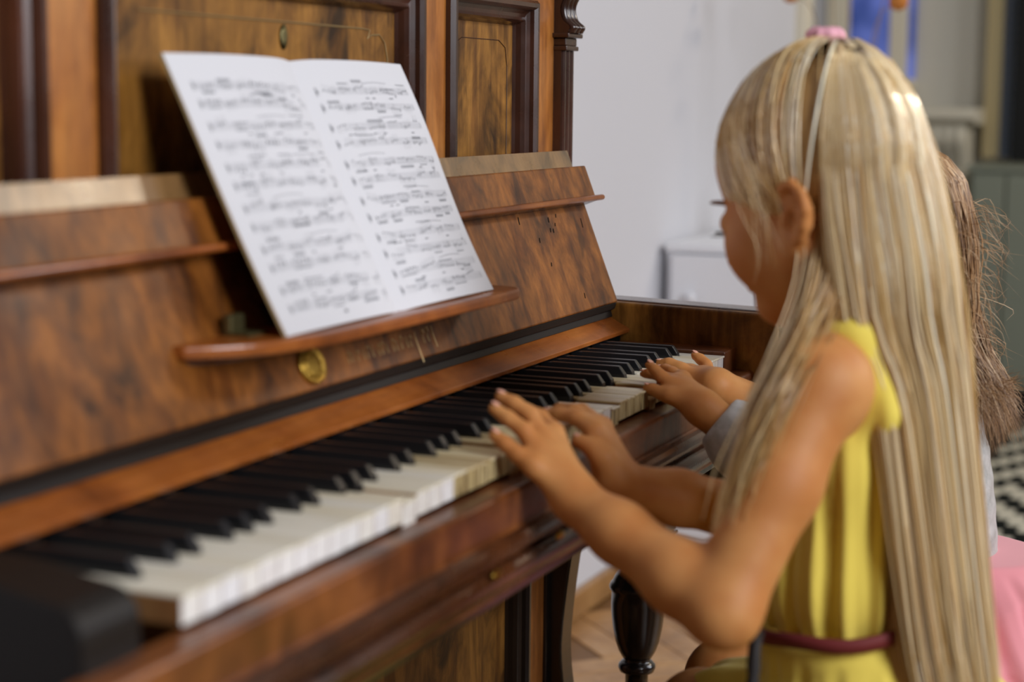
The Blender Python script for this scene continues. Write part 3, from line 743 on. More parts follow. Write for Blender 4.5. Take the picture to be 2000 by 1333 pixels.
# ------------------------------------------------------------------ figures: implicit surfaces turned into one continuous mesh
class Field:
    def __init__(s, lo, hi, h):
        s.lo = np.array(lo, np.float32); s.h = h
        s.n = np.ceil((np.array(hi) - np.array(lo))/h).astype(int) + 1
        s.a = np.full(s.n, 0.05, np.float32)
        s.ax = [(s.lo[i] + h*np.arange(s.n[i])).astype(np.float32) for i in range(3)]
    def sl(s, lo, hi):
        i0 = np.clip(np.floor((np.array(lo) - s.lo)/s.h).astype(int), 0, s.n); i1 = np.clip(np.ceil((np.array(hi) - s.lo)/s.h).astype(int) + 1, 0, s.n)
        return tuple(slice(a, b) for a, b in zip(i0, i1))
    def grid(s, sl): return s.ax[0][sl[0]][:, None, None], s.ax[1][sl[1]][None, :, None], s.ax[2][sl[2]][None, None, :]
PAD = 0.03
def smin(a, b, k):
    h = np.maximum(k - np.abs(a - b), 0)/k; return np.minimum(a, b) - h*h*k*0.25
def smax(a, b, k): return -smin(-a, -b, k)
def d_cone(g, p):
    x, y, z = g; a, b = np.array(p['a'], np.float32), np.array(p['b'], np.float32); ab = b - a
    t = ((x - a[0])*ab[0] + (y - a[1])*ab[1] + (z - a[2])*ab[2])/max(float(ab @ ab), 1e-9); t = np.clip(t, 0, 1)
    return np.sqrt((x - a[0] - t*ab[0])**2 + (y - a[1] - t*ab[1])**2 + (z - a[2] - t*ab[2])**2) - (p['ra'] + (p['rb'] - p['ra'])*t)
def d_ell(g, p):
    x, y, z = g; c = p['c']; r = p['r']; R = p['R']
    q = [((x - c[0])*R[i][0] + (y - c[1])*R[i][1] + (z - c[2])*R[i][2]) for i in range(3)]
    k0 = np.sqrt(sum((q[i]/r[i])**2 for i in range(3))); k1 = np.sqrt(sum((q[i]/r[i]**2)**2 for i in range(3)))
    return k0*(k0 - 1)/np.maximum(k1, 1e-6)
I3 = ((1, 0, 0), (0, 1, 0), (0, 0, 1))
def cone(a, b, ra, rb=None, k=0.012, op='u'):
    rb = ra if rb is None else rb
    a, b = tuple(a), tuple(b); m = max(ra, rb) + PAD
    return dict(f=d_cone, a=a, b=b, ra=ra, rb=rb, k=k, op=op, lo=np.minimum(a, b) - m, hi=np.maximum(a, b) + m)
def ell(c, r, R=I3, k=0.012, op='u'):
    c = tuple(c); m = max(r) + PAD
    return dict(f=d_ell, c=c, r=r, R=[tuple(v) for v in R], k=k, op=op, lo=np.array(c) - m, hi=np.array(c) + m)
def apply(F, prims):
    for p in prims:
        sl = F.sl(p['lo'], p['hi']); v = F.a[sl]
        if v.size == 0: continue
        d = p['f'](F.grid(sl), p)
        F.a[sl] = smin(v, d, p['k']) if p['op'] == 'u' else smax(v, -d, p['k'])
def apply_fingers(F, fingers):
    """each finger blends with the palm but never with its neighbour"""
    base = F.a.copy()
    for pts, rs in fingers:
        lo = np.min(np.array(pts), 0) - 0.03; hi = np.max(np.array(pts), 0) + 0.03
        sl = F.sl(lo, hi); g = F.grid(sl); d = None
        for i in range(len(pts) - 1):
            di = d_cone(g, dict(a=pts[i], b=pts[i + 1], ra=rs[i], rb=rs[i + 1])); d = di if d is None else smin(d, di, 0.003)
        F.a[sl] = np.minimum(F.a[sl], smin(base[sl], d, 0.007))
def surface(F):
    a = F.a; ins = a < 0; nx, ny, nz = a.shape
    cs = np.zeros((nx - 1, ny - 1, nz - 1), np.int8)
    for dx in (0, 1):
        for dy in (0, 1):
            for dz in (0, 1): cs += ins[dx:nx - 1 + dx, dy:ny - 1 + dy, dz:nz - 1 + dz]
    act = (cs > 0) & (cs < 8); idx = np.argwhere(act); vid = np.full(act.shape, -1, np.int64); vid[act] = np.arange(len(idx))
    acc = np.zeros((len(idx), 3)); cnt = np.zeros(len(idx))
    co = [(i, j, k) for i in (0, 1) for j in (0, 1) for k in (0, 1)]
    for c0 in co:
        for axis in range(3):
            if c0[axis] == 1: continue
            c1 = list(c0); c1[axis] = 1
            f0 = a[idx[:, 0] + c0[0], idx[:, 1] + c0[1], idx[:, 2] + c0[2]]; f1 = a[idx[:, 0] + c1[0], idx[:, 1] + c1[1], idx[:, 2] + c1[2]]
            cr = (f0 < 0) != (f1 < 0)
            t = np.where(cr, f0/np.where(cr, f0 - f1, 1), 0)
            p = np.array(c0, float)[None] + 0; pp = np.repeat(p, len(idx), 0); pp[:, axis] = t
            acc[cr] += pp[cr]; cnt[cr] += 1
    V = F.lo[None] + F.h*(idx + acc/np.maximum(cnt, 1)[:, None])
    Q = []
    for axis in range(3):
        o = [1, 1, 1]; 
        s0 = [slice(1, -1)]*3; s1 = [slice(1, -1)]*3; s0[axis] = slice(0, -1); s1[axis] = slice(1, None)
        e = np.argwhere(ins[tuple(s0)] != ins[tuple(s1)])
        if len(e) == 0: continue
        off = np.ones(3, int); off[axis] = 0; e = e + off
        u, v = [(1, 2), (2, 0), (0, 1)][axis]
        def vv(du, dv):
            q = e.copy(); q[:, u] -= du; q[:, v] -= dv; return vid[q[:, 0], q[:, 1], q[:, 2]]
        quad = np.stack([vv(1, 1), vv(0, 1), vv(0, 0), vv(1, 0)], 1)
        flip = ~ins[e[:, 0], e[:, 1], e[:, 2]]
        quad[flip] = quad[flip][:, ::-1]; Q.append(quad)
    return V, np.concatenate(Q)
def relax(V, Q, n=2, w=0.5):
    for _ in range(n):
        acc = np.zeros_like(V); cnt = np.zeros(len(V))
        for i in range(4):
            for j in (1, 3):
                np.add.at(acc, Q[:, i], V[Q[:, (i + j) % 4]]); np.add.at(cnt, Q[:, i], 1)
        V = V + w*(acc/np.maximum(cnt, 1)[:, None] - V)
    return V
def head_frame(H, pitch, yaw=0.0, roll=0.0):
    """F forward (+y turned by yaw), L to the figure's left, U up"""
    p = math.radians(pitch); yw = math.radians(yaw); ro = math.radians(roll)
    Fh = Vector((math.sin(yw)*math.cos(p), math.cos(yw)*math.cos(p), -math.sin(p)))
    Lh = Vector((-math.cos(yw), math.sin(yw), 0)); Uh = Lh.cross(Fh)*-1
    Lh, Uh = math.cos(ro)*Lh + math.sin(ro)*Uh, -math.sin(ro)*Lh + math.cos(ro)*Uh
    return Vector(H), Fh, Lh, Uh
def head_prims(fr, s=1.0):
    H, Fh, Lh, Uh = fr; R = (tuple(Fh), tuple(Lh), tuple(Uh))
    W = lambda f, l, u: tuple(H + s*(float(f)*Fh + float(l)*Lh + float(u if u > -0.01 else -0.01 + (u + 0.01)*0.87)*Uh))
    E = lambda c, r, k=0.012, op='u': ell(W(*c), tuple(s*v for v in r), R, k, op)
    K = lambda a, b, ra, rb, k=0.010, op='u': cone(W(*a), W(*b), ra*s, rb*s, k, op)
    pr = [E((-0.006, 0, 0.028), (0.082, 0.071, 0.077), 0.02), E((0.024, 0, -0.030), (0.058, 0.056, 0.074), 0.03)]
    for q in (-1, 1):
        pr += [K((-0.005, 0.050*q, -0.050), (0.050, 0.012*q, -0.096), 0.018, 0.015, 0.02), E((0.046, 0.032*q, -0.040), (0.030, 0.027, 0.032), 0.02)]
    pr += [E((0.060, 0, -0.094), (0.019, 0.021, 0.015), 0.015), E((0.056, 0, 0.036), (0.020, 0.045, 0.030), 0.02)]
    for q in (-1, 1):
        pr += [E((0.086, 0.030*q, -0.008), (0.014, 0.019, 0.012), 0.012, 's'), E((0.0685, 0.030*q, -0.010), (0.0125, 0.0145, 0.0115), 0.004)]
    pr += [K((0.077, 0, -0.006), (0.094, 0, -0.040), 0.0065, 0.0085, 0.010), E((0.092, 0, -0.043), (0.010, 0.009, 0.008), 0.006)]
    for q in (-1, 1): pr += [E((0.085, 0.0095*q, -0.046), (0.008, 0.0065, 0.006), 0.005)]
    pr += [E((0.078, 0, -0.064), (0.011, 0.018, 0.0052), 0.006), E((0.076, 0, -0.0735), (0.011, 0.015, 0.0058), 0.005), E((0.088, 0, -0.0688), (0.006, 0.018, 0.0014), 0.003, 's')]
    for q in (-1, 1):
        e0 = Vector((-0.002, 0.069*q, -0.028))
        ef = -0.014
        pts = [(0.010, 0.066, -0.006), (0.004, 0.076, 0.006), (-0.010, 0.081, 0.008), (-0.020, 0.083, -0.004), (-0.020, 0.082, -0.022), (-0.012, 0.078, -0.038), (-0.002, 0.071, -0.050), (0.004, 0.067, -0.050)]
        pts = [((a_ + 0.008)*0.82 - 0.008 + ef, 0.066 + (b_ - 0.066)*0.75, (c_ + 0.021)*0.82 - 0.021) for a_, b_, c_ in pts]
        pr += [E((-0.006 + ef, 0.070*q, -0.022), (0.014, 0.005, 0.021), 0.006)]
        for i in range(len(pts) - 1):
            a, b = pts[i], pts[i + 1]; pr.append(K((a[0], a[1]*q, a[2]), (b[0], b[1]*q, b[2]), 0.0042, 0.0042, 0.003))
        pr += [K((-0.004 + ef, 0.072*q, -0.007), (-0.011 + ef, 0.073*q, -0.024), 0.0025, 0.0025, 0.003), E((-0.001 + ef, 0.075*q, -0.027), (0.0045, 0.005, 0.008), 0.003, 's'), E((0.008 + ef, 0.071*q, -0.027), (0.004, 0.004, 0.006), 0.004)]
    return pr
def to(p): return tuple(float(v) for v in p)
def limb(pts, rs, k=0.014): return [cone(to(pts[i]), to(pts[i + 1]), rs[i], rs[i + 1], k) for i in range(len(pts) - 1)]
def arm(S, E_, W_, s=1.0):
    S, E_, W_ = Vector(S), Vector(E_), Vector(W_)
    return limb([S, S.lerp(E_, 0.45), E_], [0.036*s, 0.0345*s, 0.0285*s], 0.016) + limb([E_, E_.lerp(W_, 0.28), E_.lerp(W_, 0.7), W_], [0.0285*s, 0.0288*s, 0.0240*s, 0.0205*s], 0.016)
def hand(W_, mcp, fingers, thumb, s=1.0):
    """W_ wrist, mcp knuckles, fingers polylines from the knuckles on, thumb polyline from its root in the palm"""
    pr = []
    W_ = Vector(W_)
    for q in mcp: pr.append(cone(to(W_.lerp(Vector(q), 0.12)), to(q), 0.0145*s, 0.0088*s, 0.010))
    m = sum((Vector(q) for q in mcp), Vector())/len(mcp)
    pr.append(cone(to(W_), to(W_.lerp(m, 0.8)), 0.0160*s, 0.0105*s, 0.012))
    pr.append(cone(to(W_.lerp(Vector(thumb[0]), 0.3)), to(thumb[0]), 0.0135*s, 0.0110*s, 0.010))
    fg = []
    for pts in fingers:
        fg.append(([to(p) for p in pts], [0.0080*s, 0.0074*s, 0.0068*s, 0.0056*s]))
    fg.append(([to(p) for p in thumb], [0.0105*s, 0.0088*s, 0.0068*s, 0.0060*s][:len(thumb)]))
    return pr, fg

def skin_mat(name, base, deep):
    m = mat(name, base, 0.55, spec=0.35)
    b = m.node_tree.nodes['Principled BSDF']
    c = ramp(m, noise(m, 22, 3, 0.5, mapping(m)), [(0.35, deep), (0.65, base)])
    L(m, c, b.inputs['Base Color'])
    bump(m, noise(m, 420, 3, 0.6, mapping(m)), 0.10, 0.0006)
    b.inputs['Subsurface Weight'].default_value = 0.18; b.inputs['Subsurface Radius'].default_value = (0.012, 0.005, 0.003); b.inputs['Subsurface Scale'].default_value = 1.0
    return m
skin_mat('skin', srgb(206, 146, 86), srgb(192, 126, 68))

def strands(name, paths, rad, tones, m, parent, sides=3):
    """paths (S, n, 3) in key coordinates"""
    S, n, _ = paths.shape
    T = np.gradient(paths, axis=1); T /= np.linalg.norm(T, axis=2, keepdims=True) + 1e-9
    ref = np.array([0.83, 0.51, 0.22]); A = np.cross(T, ref); A /= np.linalg.norm(A, axis=2, keepdims=True) + 1e-9; B = np.cross(T, A)
    tt = np.linspace(0, 1, n); taper = np.clip(np.minimum(1, (1.02 - tt)*3.0), 0.15, 1)[None, :, None]
    r = np.asarray(rad).reshape(-1, 1, 1)*taper
    ring = [paths + r*(math.cos(2*math.pi*k/sides)*A + math.sin(2*math.pi*k/sides)*B) for k in range(sides)]
    V = np.stack(ring, 2).reshape(-1, 3)
    base = (np.arange(S)[:, None]*n + np.arange(n - 1)[None])*sides
    F = []
    for k in range(sides):
        k2 = (k + 1) % sides
        F.append(np.stack([base + k, base + k2, base + sides + k2, base + sides + k], -1).reshape(-1, 4))
    F = np.concatenate(F)
    o = obj(name, V, F, m, parent, smooth=True)
    col = np.repeat(tones, n*sides, axis=0)
    at = o.data.color_attributes.new('tone', 'FLOAT_COLOR', 'POINT')
    at.data.foreach_set('color', np.concatenate([col, np.ones((len(col), 1))], 1).astype(np.float32).ravel())
    return o
def hair_mat(name, rough=0.38, spec=0.55):
    m = mat(name, (0.5, 0.4, 0.3), rough, spec=spec)
    at = N(m, 'ShaderNodeAttribute', attribute_name='tone'); L(m, at.outputs['Color'], m.node_tree.nodes['Principled BSDF'].inputs['Base Color'])
    return m
hair_mat('blonde_hair', 0.30, 1.0).node_tree.nodes['Principled BSDF'].inputs['Coat Weight'].default_value = 0.25; hair_mat('brown_hair', 0.42, 0.5)
mat('blonde_under', srgb(160, 122, 70), 0.6); mat('brown_under', srgb(92, 68, 46), 0.7)
def tones(nr, S, cols, wts, jit=0.10):
    c = np.array([cols[i][:3] for i in nr.choice(len(cols), S, p=wts)])
    return np.clip(c*(1 + jit*nr.standard_normal((S, 1))), 0, 1)
def smooth_noise(nr, S, n, amp, modes=3):
    t = np.linspace(0, 1, n); out = np.zeros((S, n))
    for k in range(1, modes + 1): out += nr.standard_normal((S, 1))/k*np.sin(math.pi*k*t[None] + nr.uniform(0, 6.28, (S, 1)))
    return out*amp
def interp_path(keys, n):
    """keys (S, K, 3) -> smooth (S, n, 3) by Catmull-Rom"""
    S, K, _ = keys.shape
    e = np.concatenate([2*keys[:, :1] - keys[:, 1:2], keys, 2*keys[:, -1:] - keys[:, -2:-1]], 1)
    t = np.linspace(0, K - 1 - 1e-6, n); i = np.floor(t).astype(int); f = (t - i)[None, :, None]
    p0, p1, p2, p3 = e[:, i], e[:, i + 1], e[:, i + 2], e[:, i + 3]
    return 0.5*(2*p1 + (p2 - p0)*f + (2*p0 - 5*p1 + 4*p2 - p3)*f**2 + (3*p1 - p0 - 3*p2 + p3)*f**3)

def face_details(fr, s, parent, lash_col, brow_col):
    H, Fh, Lh, Uh = fr
    W = lambda f, l, u: tuple(H + s*(float(f)*Fh + float(l)*Lh + float(u)*Uh))
    for q in (-1, 1):
        pts = [W(0.0785 - 0.30*abs(t)*abs(t)*14*0.02, (0.030 + t)*q, -0.0165 + 5*t*t) for t in np.linspace(-0.015, 0.015, 7)]
        lid = obj('eyelash', *tube(pts, 0.0011*s, 5), lash_col, parent)
        ls = []
        for t in np.linspace(-0.013, 0.014, 9):
            ls.append(tube([W(0.0775, (0.030 + t)*q, -0.0165 + 5*t*t), W(0.081, (0.030 + t*1.2)*q, -0.0190 + 5*t*t), W(0.0835, (0.030 + t*1.3)*q, -0.0185 + 5*t*t)], [0.0005, 0.0004, 0.0002], 4))
        obj('lashes', *merge(ls), lash_col, lid)
        pts = [W(0.082 - 9*max(0, t - 0.0)**2*2.2, (0.030 + t)*q, 0.0105 - 6*(t - 0.004)**2) for t in np.linspace(-0.018, 0.02, 8)]
        obj('eyebrow', *tube(pts, [0.001, 0.002, 0.0022, 0.0022, 0.002, 0.0017, 0.0013, 0.0007], 6), brow_col, parent)
mat('lash', srgb(58, 42, 32), 0.7); mat('brow_blonde', srgb(150, 112, 70), 0.8); mat('brow_brown', srgb(96, 70, 48), 0.8); mat('lip', srgb(196, 116, 100), 0.5)

# ---------------- girl in the yellow dress
fr1 = head_frame((0.618, -0.243, 0.229), 16, 19)
HS1 = 1.04
H1 = fr1[0]
J = dict(Ls=P(1598, 752, 1.475), Le=P(1412, 1192, 1.43), Lw=P(1128, 980, 1.535), Rw=P(1207, 946, 1.62))
J['Rs'] = Vector((0.760, -0.285, 0.085)); J['Re'] = Vector((0.735, -0.215, -0.095))
neckb = Vector((0.638, -0.286, 0.098)); pelv = Vector((0.645, -0.330, -0.255))
g1 = thing('person', 'girl with long blonde hair in a yellow sleeveless dress, both hands over the keys', 'person', (0.645, -0.33, -0.335))
pr = []
pr += [ell((0.642, -0.284, 0.020), (0.096, 0.052, 0.100), k=0.03), ell((0.645, -0.284, -0.12), (0.084, 0.054, 0.10), k=0.04), ell(tuple(pelv), (0.110, 0.080, 0.070), k=0.04)]
pr += [cone(to(J['Ls'] + Vector((0.012, 0, 0.002))), to(neckb), 0.034, 0.036, 0.02), cone(to(J['Rs'] + Vector((-0.012, 0, 0.002))), to(neckb), 0.034, 0.036, 0.02)]
pr += limb([neckb + Vector((0, 0, -0.02)), H1 - 0.055*fr1[3] - 0.030*fr1[1]], [0.036, 0.033], 0.02)
pr += [ell(to(J['Ls'] + Vector((0.006, 0, -0.004))), (0.040, 0.041, 0.042), k=0.02)]
pr += arm(J['Ls'], J['Le'], J['Lw'], 1.0) + arm(J['Rs'], J['Re'], J['Rw'], 0.98)
for q, hx in ((-1, 0.585), (1, 0.705)):
    pr += limb([(hx, -0.33, -0.274), (hx + 0.012*q, -0.12, -0.290)], [0.056, 0.045], 0.03) + limb([(hx + 0.012*q, -0.12, -0.290), (hx + 0.01*q, -0.10, -0.46), (hx + 0.01*q, -0.13, -0.655)], [0.045, 0.040, 0.025], 0.015)
    pr += limb([(hx + 0.01*q, -0.135, -0.685), (hx + 0.015*q, -0.02, -0.700)], [0.027, 0.018], 0.015)
pr += head_prims(fr1, HS1)
mL = [P(1043, 912, 1.535), P(1049, 885, 1.548), P(1064, 860, 1.562), P(1082, 846, 1.578)]
fL = [[mL[0], P(1012, 889, 1.540), P(988, 868, 1.545), P(965, 850, 1.550)], [mL[1], P(1022, 840, 1.556), P(993, 818, 1.562), P(965, 798, 1.568)],
      [mL[2], P(1037, 812, 1.572), P(1005, 789, 1.580), P(977, 775, 1.588)], [mL[3], P(1055, 815, 1.598), P(1026, 802, 1.610), P(1002, 797, 1.618)]]
tL = [P(1110, 925, 1.575), P(1090, 892, 1.600), P(1072, 872, 1.612), P(1058, 858, 1.618)]
p1, f1 = hand(J['Lw'], mL, fL, tL, 1.0); pr += p1
mR = [P(1162, 843, 1.632), P(1162, 832, 1.646), P(1168, 830, 1.662), P(1178, 834, 1.676)]
fR = [[mR[0], P(1126, 817, 1.648), P(1094, 810, 1.662), P(1070, 808, 1.672)], [mR[1], P(1122, 804, 1.668), P(1094, 801, 1.684), P(1076, 808, 1.694)],
      [mR[2], P(1136, 803, 1.690), P(1112, 804, 1.704), P(1098, 813, 1.710)], [mR[3], P(1152, 815, 1.700), P(1136, 815, 1.712), P(1124, 821, 1.717)]]
tR = [P(1180, 898, 1.612), P(1158, 876, 1.614), P(1140, 866, 1.618), P(1127, 860, 1.622)]
p2, f2 = hand(J['Rw'], mR, fR, tR, 0.98); pr += p2
F1 = Field((0.38, -0.47, -0.725), (0.85, 0.13, 0.40), 0.0031)
apply(F1, pr); apply_fingers(F1, f1 + f2)
V, Q = surface(F1); V = relax(V, Q, 1, 0.4)
body1 = obj('body', V, Q, 'skin', g1, smooth=True); del F1
mat('nail', srgb(232, 172, 146), 0.25, spec=0.6)
def nails(fingers, s, parent):
    for pts, rs in fingers:
        a, b = Vector(pts[-2]), Vector(pts[-1]); d = (b - a).normalized()
        n = Vector((0, -0.25, 1)); n = (n - n.dot(d)*d).normalized(); w_ = d.cross(n)
        c = b + n*rs[-1]*0.86
        V, F = lathe([(0.0002, 0.0011), (0.5, 0.00085), (0.85, 0.0003), (1.0, -0.0006)], 0, 0, 12)
        obj('fingernail', [tuple(c + w_*(x*0.0040*s) + d*(y*0.0052*s) + n*z) for x, y, z in V], F, 'nail', parent, smooth=True)
nails(f1 + f2, 1.0, body1)
face_details(fr1, HS1, g1, 'lash', 'brow_blonde')

# dress: bodice, belt and skirt
m = mat('yellow_cloth', srgb(236, 214, 92), 0.75, spec=0.25, Sheen_Weight=0.3)
bump(m, noise(m, 500, 2, 0.5, mapping(m)), 0.15, 0.0006)
mat('belt_cloth', srgb(112, 34, 34), 0.7); mat('belt_dark', srgb(34, 30, 28), 0.7)
dp = [ell((0.642, -0.284, 0.000), (0.104, 0.060, 0.100), k=0.03), ell((0.643, -0.278, -0.10), (0.100, 0.076, 0.085), k=0.04), cone((0.643, -0.282, -0.05), (0.643, -0.278, -0.12), 0.064, 0.074, 0.04)]
for sx_ in (0.556, 0.728):
    dp += limb([(sx_ + 0.006*(1 if sx_ < 0.64 else -1), -0.240, 0.05), (sx_, -0.260, 0.106), (sx_, -0.290, 0.113), (sx_ + 0.006*(1 if sx_ < 0.64 else -1), -0.316, 0.05)], [0.020, 0.016, 0.016, 0.020], 0.02)
dp += [cone(to(J['Ls'] + Vector((-0.02, 0.0, 0.01))), to(J['Ls'].lerp(J['Le'], 0.5)), 0.0415, 0.040, 0.008, 's'), cone(to(J['Rs'] + Vector((0.02, 0, 0.01))), to(J['Rs'].lerp(J['Re'], 0.5)), 0.0415, 0.040, 0.008, 's'),
       cone(to(neckb + Vector((0, 0.012, 0.035))), to(neckb + Vector((0, 0.055, 0.02))), 0.046, 0.040, 0.012, 's')]
FD = Field((0.46, -0.44, -0.21), (0.83, -0.17, 0.17), 0.0032)
apply(FD, dp)
sl = FD.a; zz = FD.ax[2][None, None, :]; FD.a = np.maximum(FD.a, -(zz + 0.150)).astype(np.float32)
V, Q = surface(FD); V = relax(V, Q, 2, 0.5)
def pleat(V, cx, cy, n, amp, z0, z1, seed=0):
    az = np.arctan2(V[:, 1] - cy, V[:, 0] - cx); k = np.clip((z0 - V[:, 2])/(z0 - z1), 0, 1)
    w_ = np.sin(az*n + 1.5*np.sin(az*3 + seed)) + 0.5*np.sin(az*n*1.7 + 2 + seed + V[:, 2]*9)
    dr = amp*k*w_; r = np.hypot(V[:, 0] - cx, V[:, 1] - cy) + 1e-6
    V = V.copy(); V[:, 0] += dr*(V[:, 0] - cx)/r; V[:, 1] += dr*(V[:, 1] - cy)/r; return V
V = pleat(V, 0.645, -0.280, 22, 0.0038, 0.09, -0.06, 1.0)
dress = obj('dress', V, Q, 'yellow_cloth', g1, smooth=True); del FD
sp_ = [ell((0.643, -0.280, -0.165), (0.098, 0.074, 0.03), k=0.03), cone((0.643, -0.285, -0.17), (0.645, -0.325, -0.27), 0.072, 0.120, 0.05), ell((0.645, -0.325, -0.300), (0.170, 0.120, 0.050), k=0.06)]
for hx in (0.575, 0.715): sp_ += [cone((hx, -0.30, -0.262), (hx, -0.16, -0.285), 0.066, 0.058, 0.05)]
FS = Field((0.43, -0.50, -0.36), (0.87, -0.05, -0.13), 0.0034)
apply(FS, sp_); zz = FS.ax[2][None, None, :]
FS.a = np.maximum(FS.a, -(zz + 0.333)).astype(np.float32); FS.a = np.maximum(FS.a, zz + 0.150).astype(np.float32)
V, Q = surface(FS); V = relax(V, Q, 2, 0.5); V = pleat(V, 0.645, -0.315, 26, 0.005, -0.16, -0.25, 2.0)
obj('skirt', V, Q, 'yellow_cloth', dress, smooth=True); del FS
bp_ = [(0.643 + 0.1075*math.cos(a), -0.278 + 0.0835*math.sin(a), -0.146 + 0.010*math.sin(a*1.0 + math.pi) + 0.002*math.sin(5*a)) for a in np.linspace(0, 2*math.pi, 49)]
V, F = [], []
for i, p_ in enumerate(bp_[:-1]):
    V += [(p_[0], p_[1], p_[2] - 0.006), (p_[0], p_[1], p_[2] + 0.006)]
nb_ = len(bp_) - 1
F = [(2*i, 2*((i + 1) % nb_), 2*((i + 1) % nb_) + 1, 2*i + 1) for i in range(nb_)]
belt = obj('belt', V, F, 'belt_cloth', dress, smooth=True)
sd = belt.modifiers.new('thick', 'SOLIDIFY'); sd.thickness = 0.004; sd.offset = 0
tl_ = P(1474, 1258, 1.46); t2_ = P(1470, 1345, 1.455)
o = obj('belt_tail', *merge([tube([tl_ + Vector((0.02, 0.0, 0.004)), tl_, (tl_ + t2_)/2, t2_, t2_ + Vector((0, 0.004, -0.06))], [0.003, 0.006, 0.0058, 0.006, 0.006], 6)]), 'belt_dark', belt, smooth=True)

# hair: under-volume plus strands
nr = np.random.default_rng(3)
def Wh(fr, f, l, u, s=1.0): return fr[0] + s*(f*fr[1] + l*fr[2] + u*fr[3])
T1 = P(1617, 92, 1.575)
FH = Field((0.50, -0.44, -0.42), (0.77, -0.10, 0.40), 0.0036)
Rh = (tuple(fr1[1]), tuple(fr1[2]), tuple(fr1[3]))
hp = [ell(to(Wh(fr1, -0.008, 0, 0.030, HS1)), (0.0870, 0.0765, 0.0815), Rh, 0.01)]
apply(FH, hp)
x, y, z = np.meshgrid(*FH.ax, indexing='ij', sparse=True)
fl = (x - H1.x)*fr1[1].x + (y - H1.y)*fr1[1].y + (z - H1.z)*fr1[1].z; ul = (x - H1.x)*fr1[3].x + (y - H1.y)*fr1[3].y + (z - H1.z)*fr1[3].z
FH.a = smax(FH.a, 0.45*fl - 0.9*ul - 0.028, 0.006).astype(np.float32)
apply(FH, [ell((0.63, -0.280, 0.19), (0.066, 0.055, 0.09), k=0.03), ell((0.638, -0.308, 0.06), (0.078, 0.046, 0.12), k=0.04), ell((0.642, -0.336, -0.10), (0.082, 0.032, 0.16), k=0.04), ell((0.642, -0.346, -0.21), (0.084, 0.030, 0.10), k=0.04)])
V, Q = surface(FH); V = relax(V, Q, 2, 0.5)
hair1 = obj('hair', V, Q, 'blonde_under', g1, smooth=True); del FH
BL = [srgb(242, 222, 182), srgb(232, 204, 150), srgb(214, 176, 112), srgb(184, 140, 80), srgb(248, 238, 214)]
# (a) swept up to the tie
S, n = 2200, 14
cen = np.array(Wh(fr1, -0.008, 0, 0.030, HS1)); rad_ = np.array([0.0890, 0.0780, 0.0830])
Rm = np.array(Rh)
dirs = nr.standard_normal((S*20, 3)); dirs /= np.linalg.norm(dirs, axis=1, keepdims=True)     # local (f, l, u)
pl = dirs*rad_*1.0 + np.array([-0.014, 0, 0.030])
hv = 0.45*pl[:, 0] - 0.9*pl[:, 2]
keep = (hv < 0.033) & (pl[:, 0] > -0.020)
w_ = keep & ((hv > 0.004) | (nr.random(len(pl)) < 0.35))                                      # most roots at the hairline
dirs = dirs[w_][:S]; S = len(dirs)
tl = Rm @ (np.array(T1) - cen); td = tl/np.linalg.norm(tl)
tj = td[None] + 0.055*nr.standard_normal((S, 3)); tj /= np.linalg.norm(tj, axis=1, keepdims=True)
om = np.arccos(np.clip((dirs*tj).sum(1), -1, 1))[:, None, None]; t = np.linspace(0, 1, n)[None, :, None]
dd = (np.sin((1 - t)*om)*dirs[:, None] + np.sin(t*om)*tj[:, None])/np.sin(om + 1e-6)
er = 1/np.sqrt((dd[..., 0]/rad_[0])**2 + (dd[..., 1]/rad_[1])**2 + (dd[..., 2]/rad_[2])**2)
lift = 1.0 + nr.uniform(0.0, 0.045, (S, 1)) + smooth_noise(nr, S, n, 0.006)
end = np.linspace(0, 1, n)[None]**4*0.02
pts = cen + ((dd*(er*lift + end)[..., None]) @ Rm)
strands('hair_swept_up', pts, nr.uniform(0.0006, 0.0012, S), tones(nr, S, BL, [0.2, 0.3, 0.28, 0.17, 0.05]), 'blonde_hair', hair1)
# (b) long fall from the tie down the back
S, n = 6000, 30
ph = np.radians(nr.uniform(8, 200, S)); ph = np.where(nr.random(S) < 0.66, np.radians(nr.uniform(8, 115, S)), ph) + np.radians(np.abs(nr.standard_normal(S))*5)
lay = nr.uniform(0.78, 1.0, S)**0.6
lay = np.where(nr.random(S) < 0.03, nr.uniform(1.0, 1.05, S), lay)
lev = [  # z, cx, cy, rx, ry
    (T1.z - 0.004, T1.x, T1.y, 0.010, 0.010), (T1.z + 0.007, T1.x, T1.y - 0.004, 0.022, 0.020), (0.343, 0.630, -0.250, 0.046, 0.041), (0.326, 0.627, -0.249, 0.060, 0.056), (0.303, 0.625, -0.249, 0.073, 0.070), (0.270, 0.625, -0.249, 0.082, 0.084), (0.240, 0.625, -0.251, 0.086, 0.092),
    (0.206, 0.626, -0.253, 0.087, 0.098), (0.1675, 0.628, -0.258, 0.088, 0.101), (0.124, 0.631, -0.267, 0.090, 0.096), (0.085, 0.636, -0.277, 0.093, 0.091), (0.045, 0.640, -0.284, 0.100, 0.088), (-0.043, 0.642, -0.289, 0.106, 0.094), (-0.13, 0.642, -0.294, 0.108, 0.100), (-0.19, 0.642, -0.297, 0.108, 0.105), (-0.25, 0.642, -0.30, 0.107, 0.107), (-0.31, 0.642, -0.305, 0.104, 0.105)]
K = len(lev)
kp_ = np.zeros((S, K, 3))
dphi = smooth_noise(nr, S, K, 0.03)
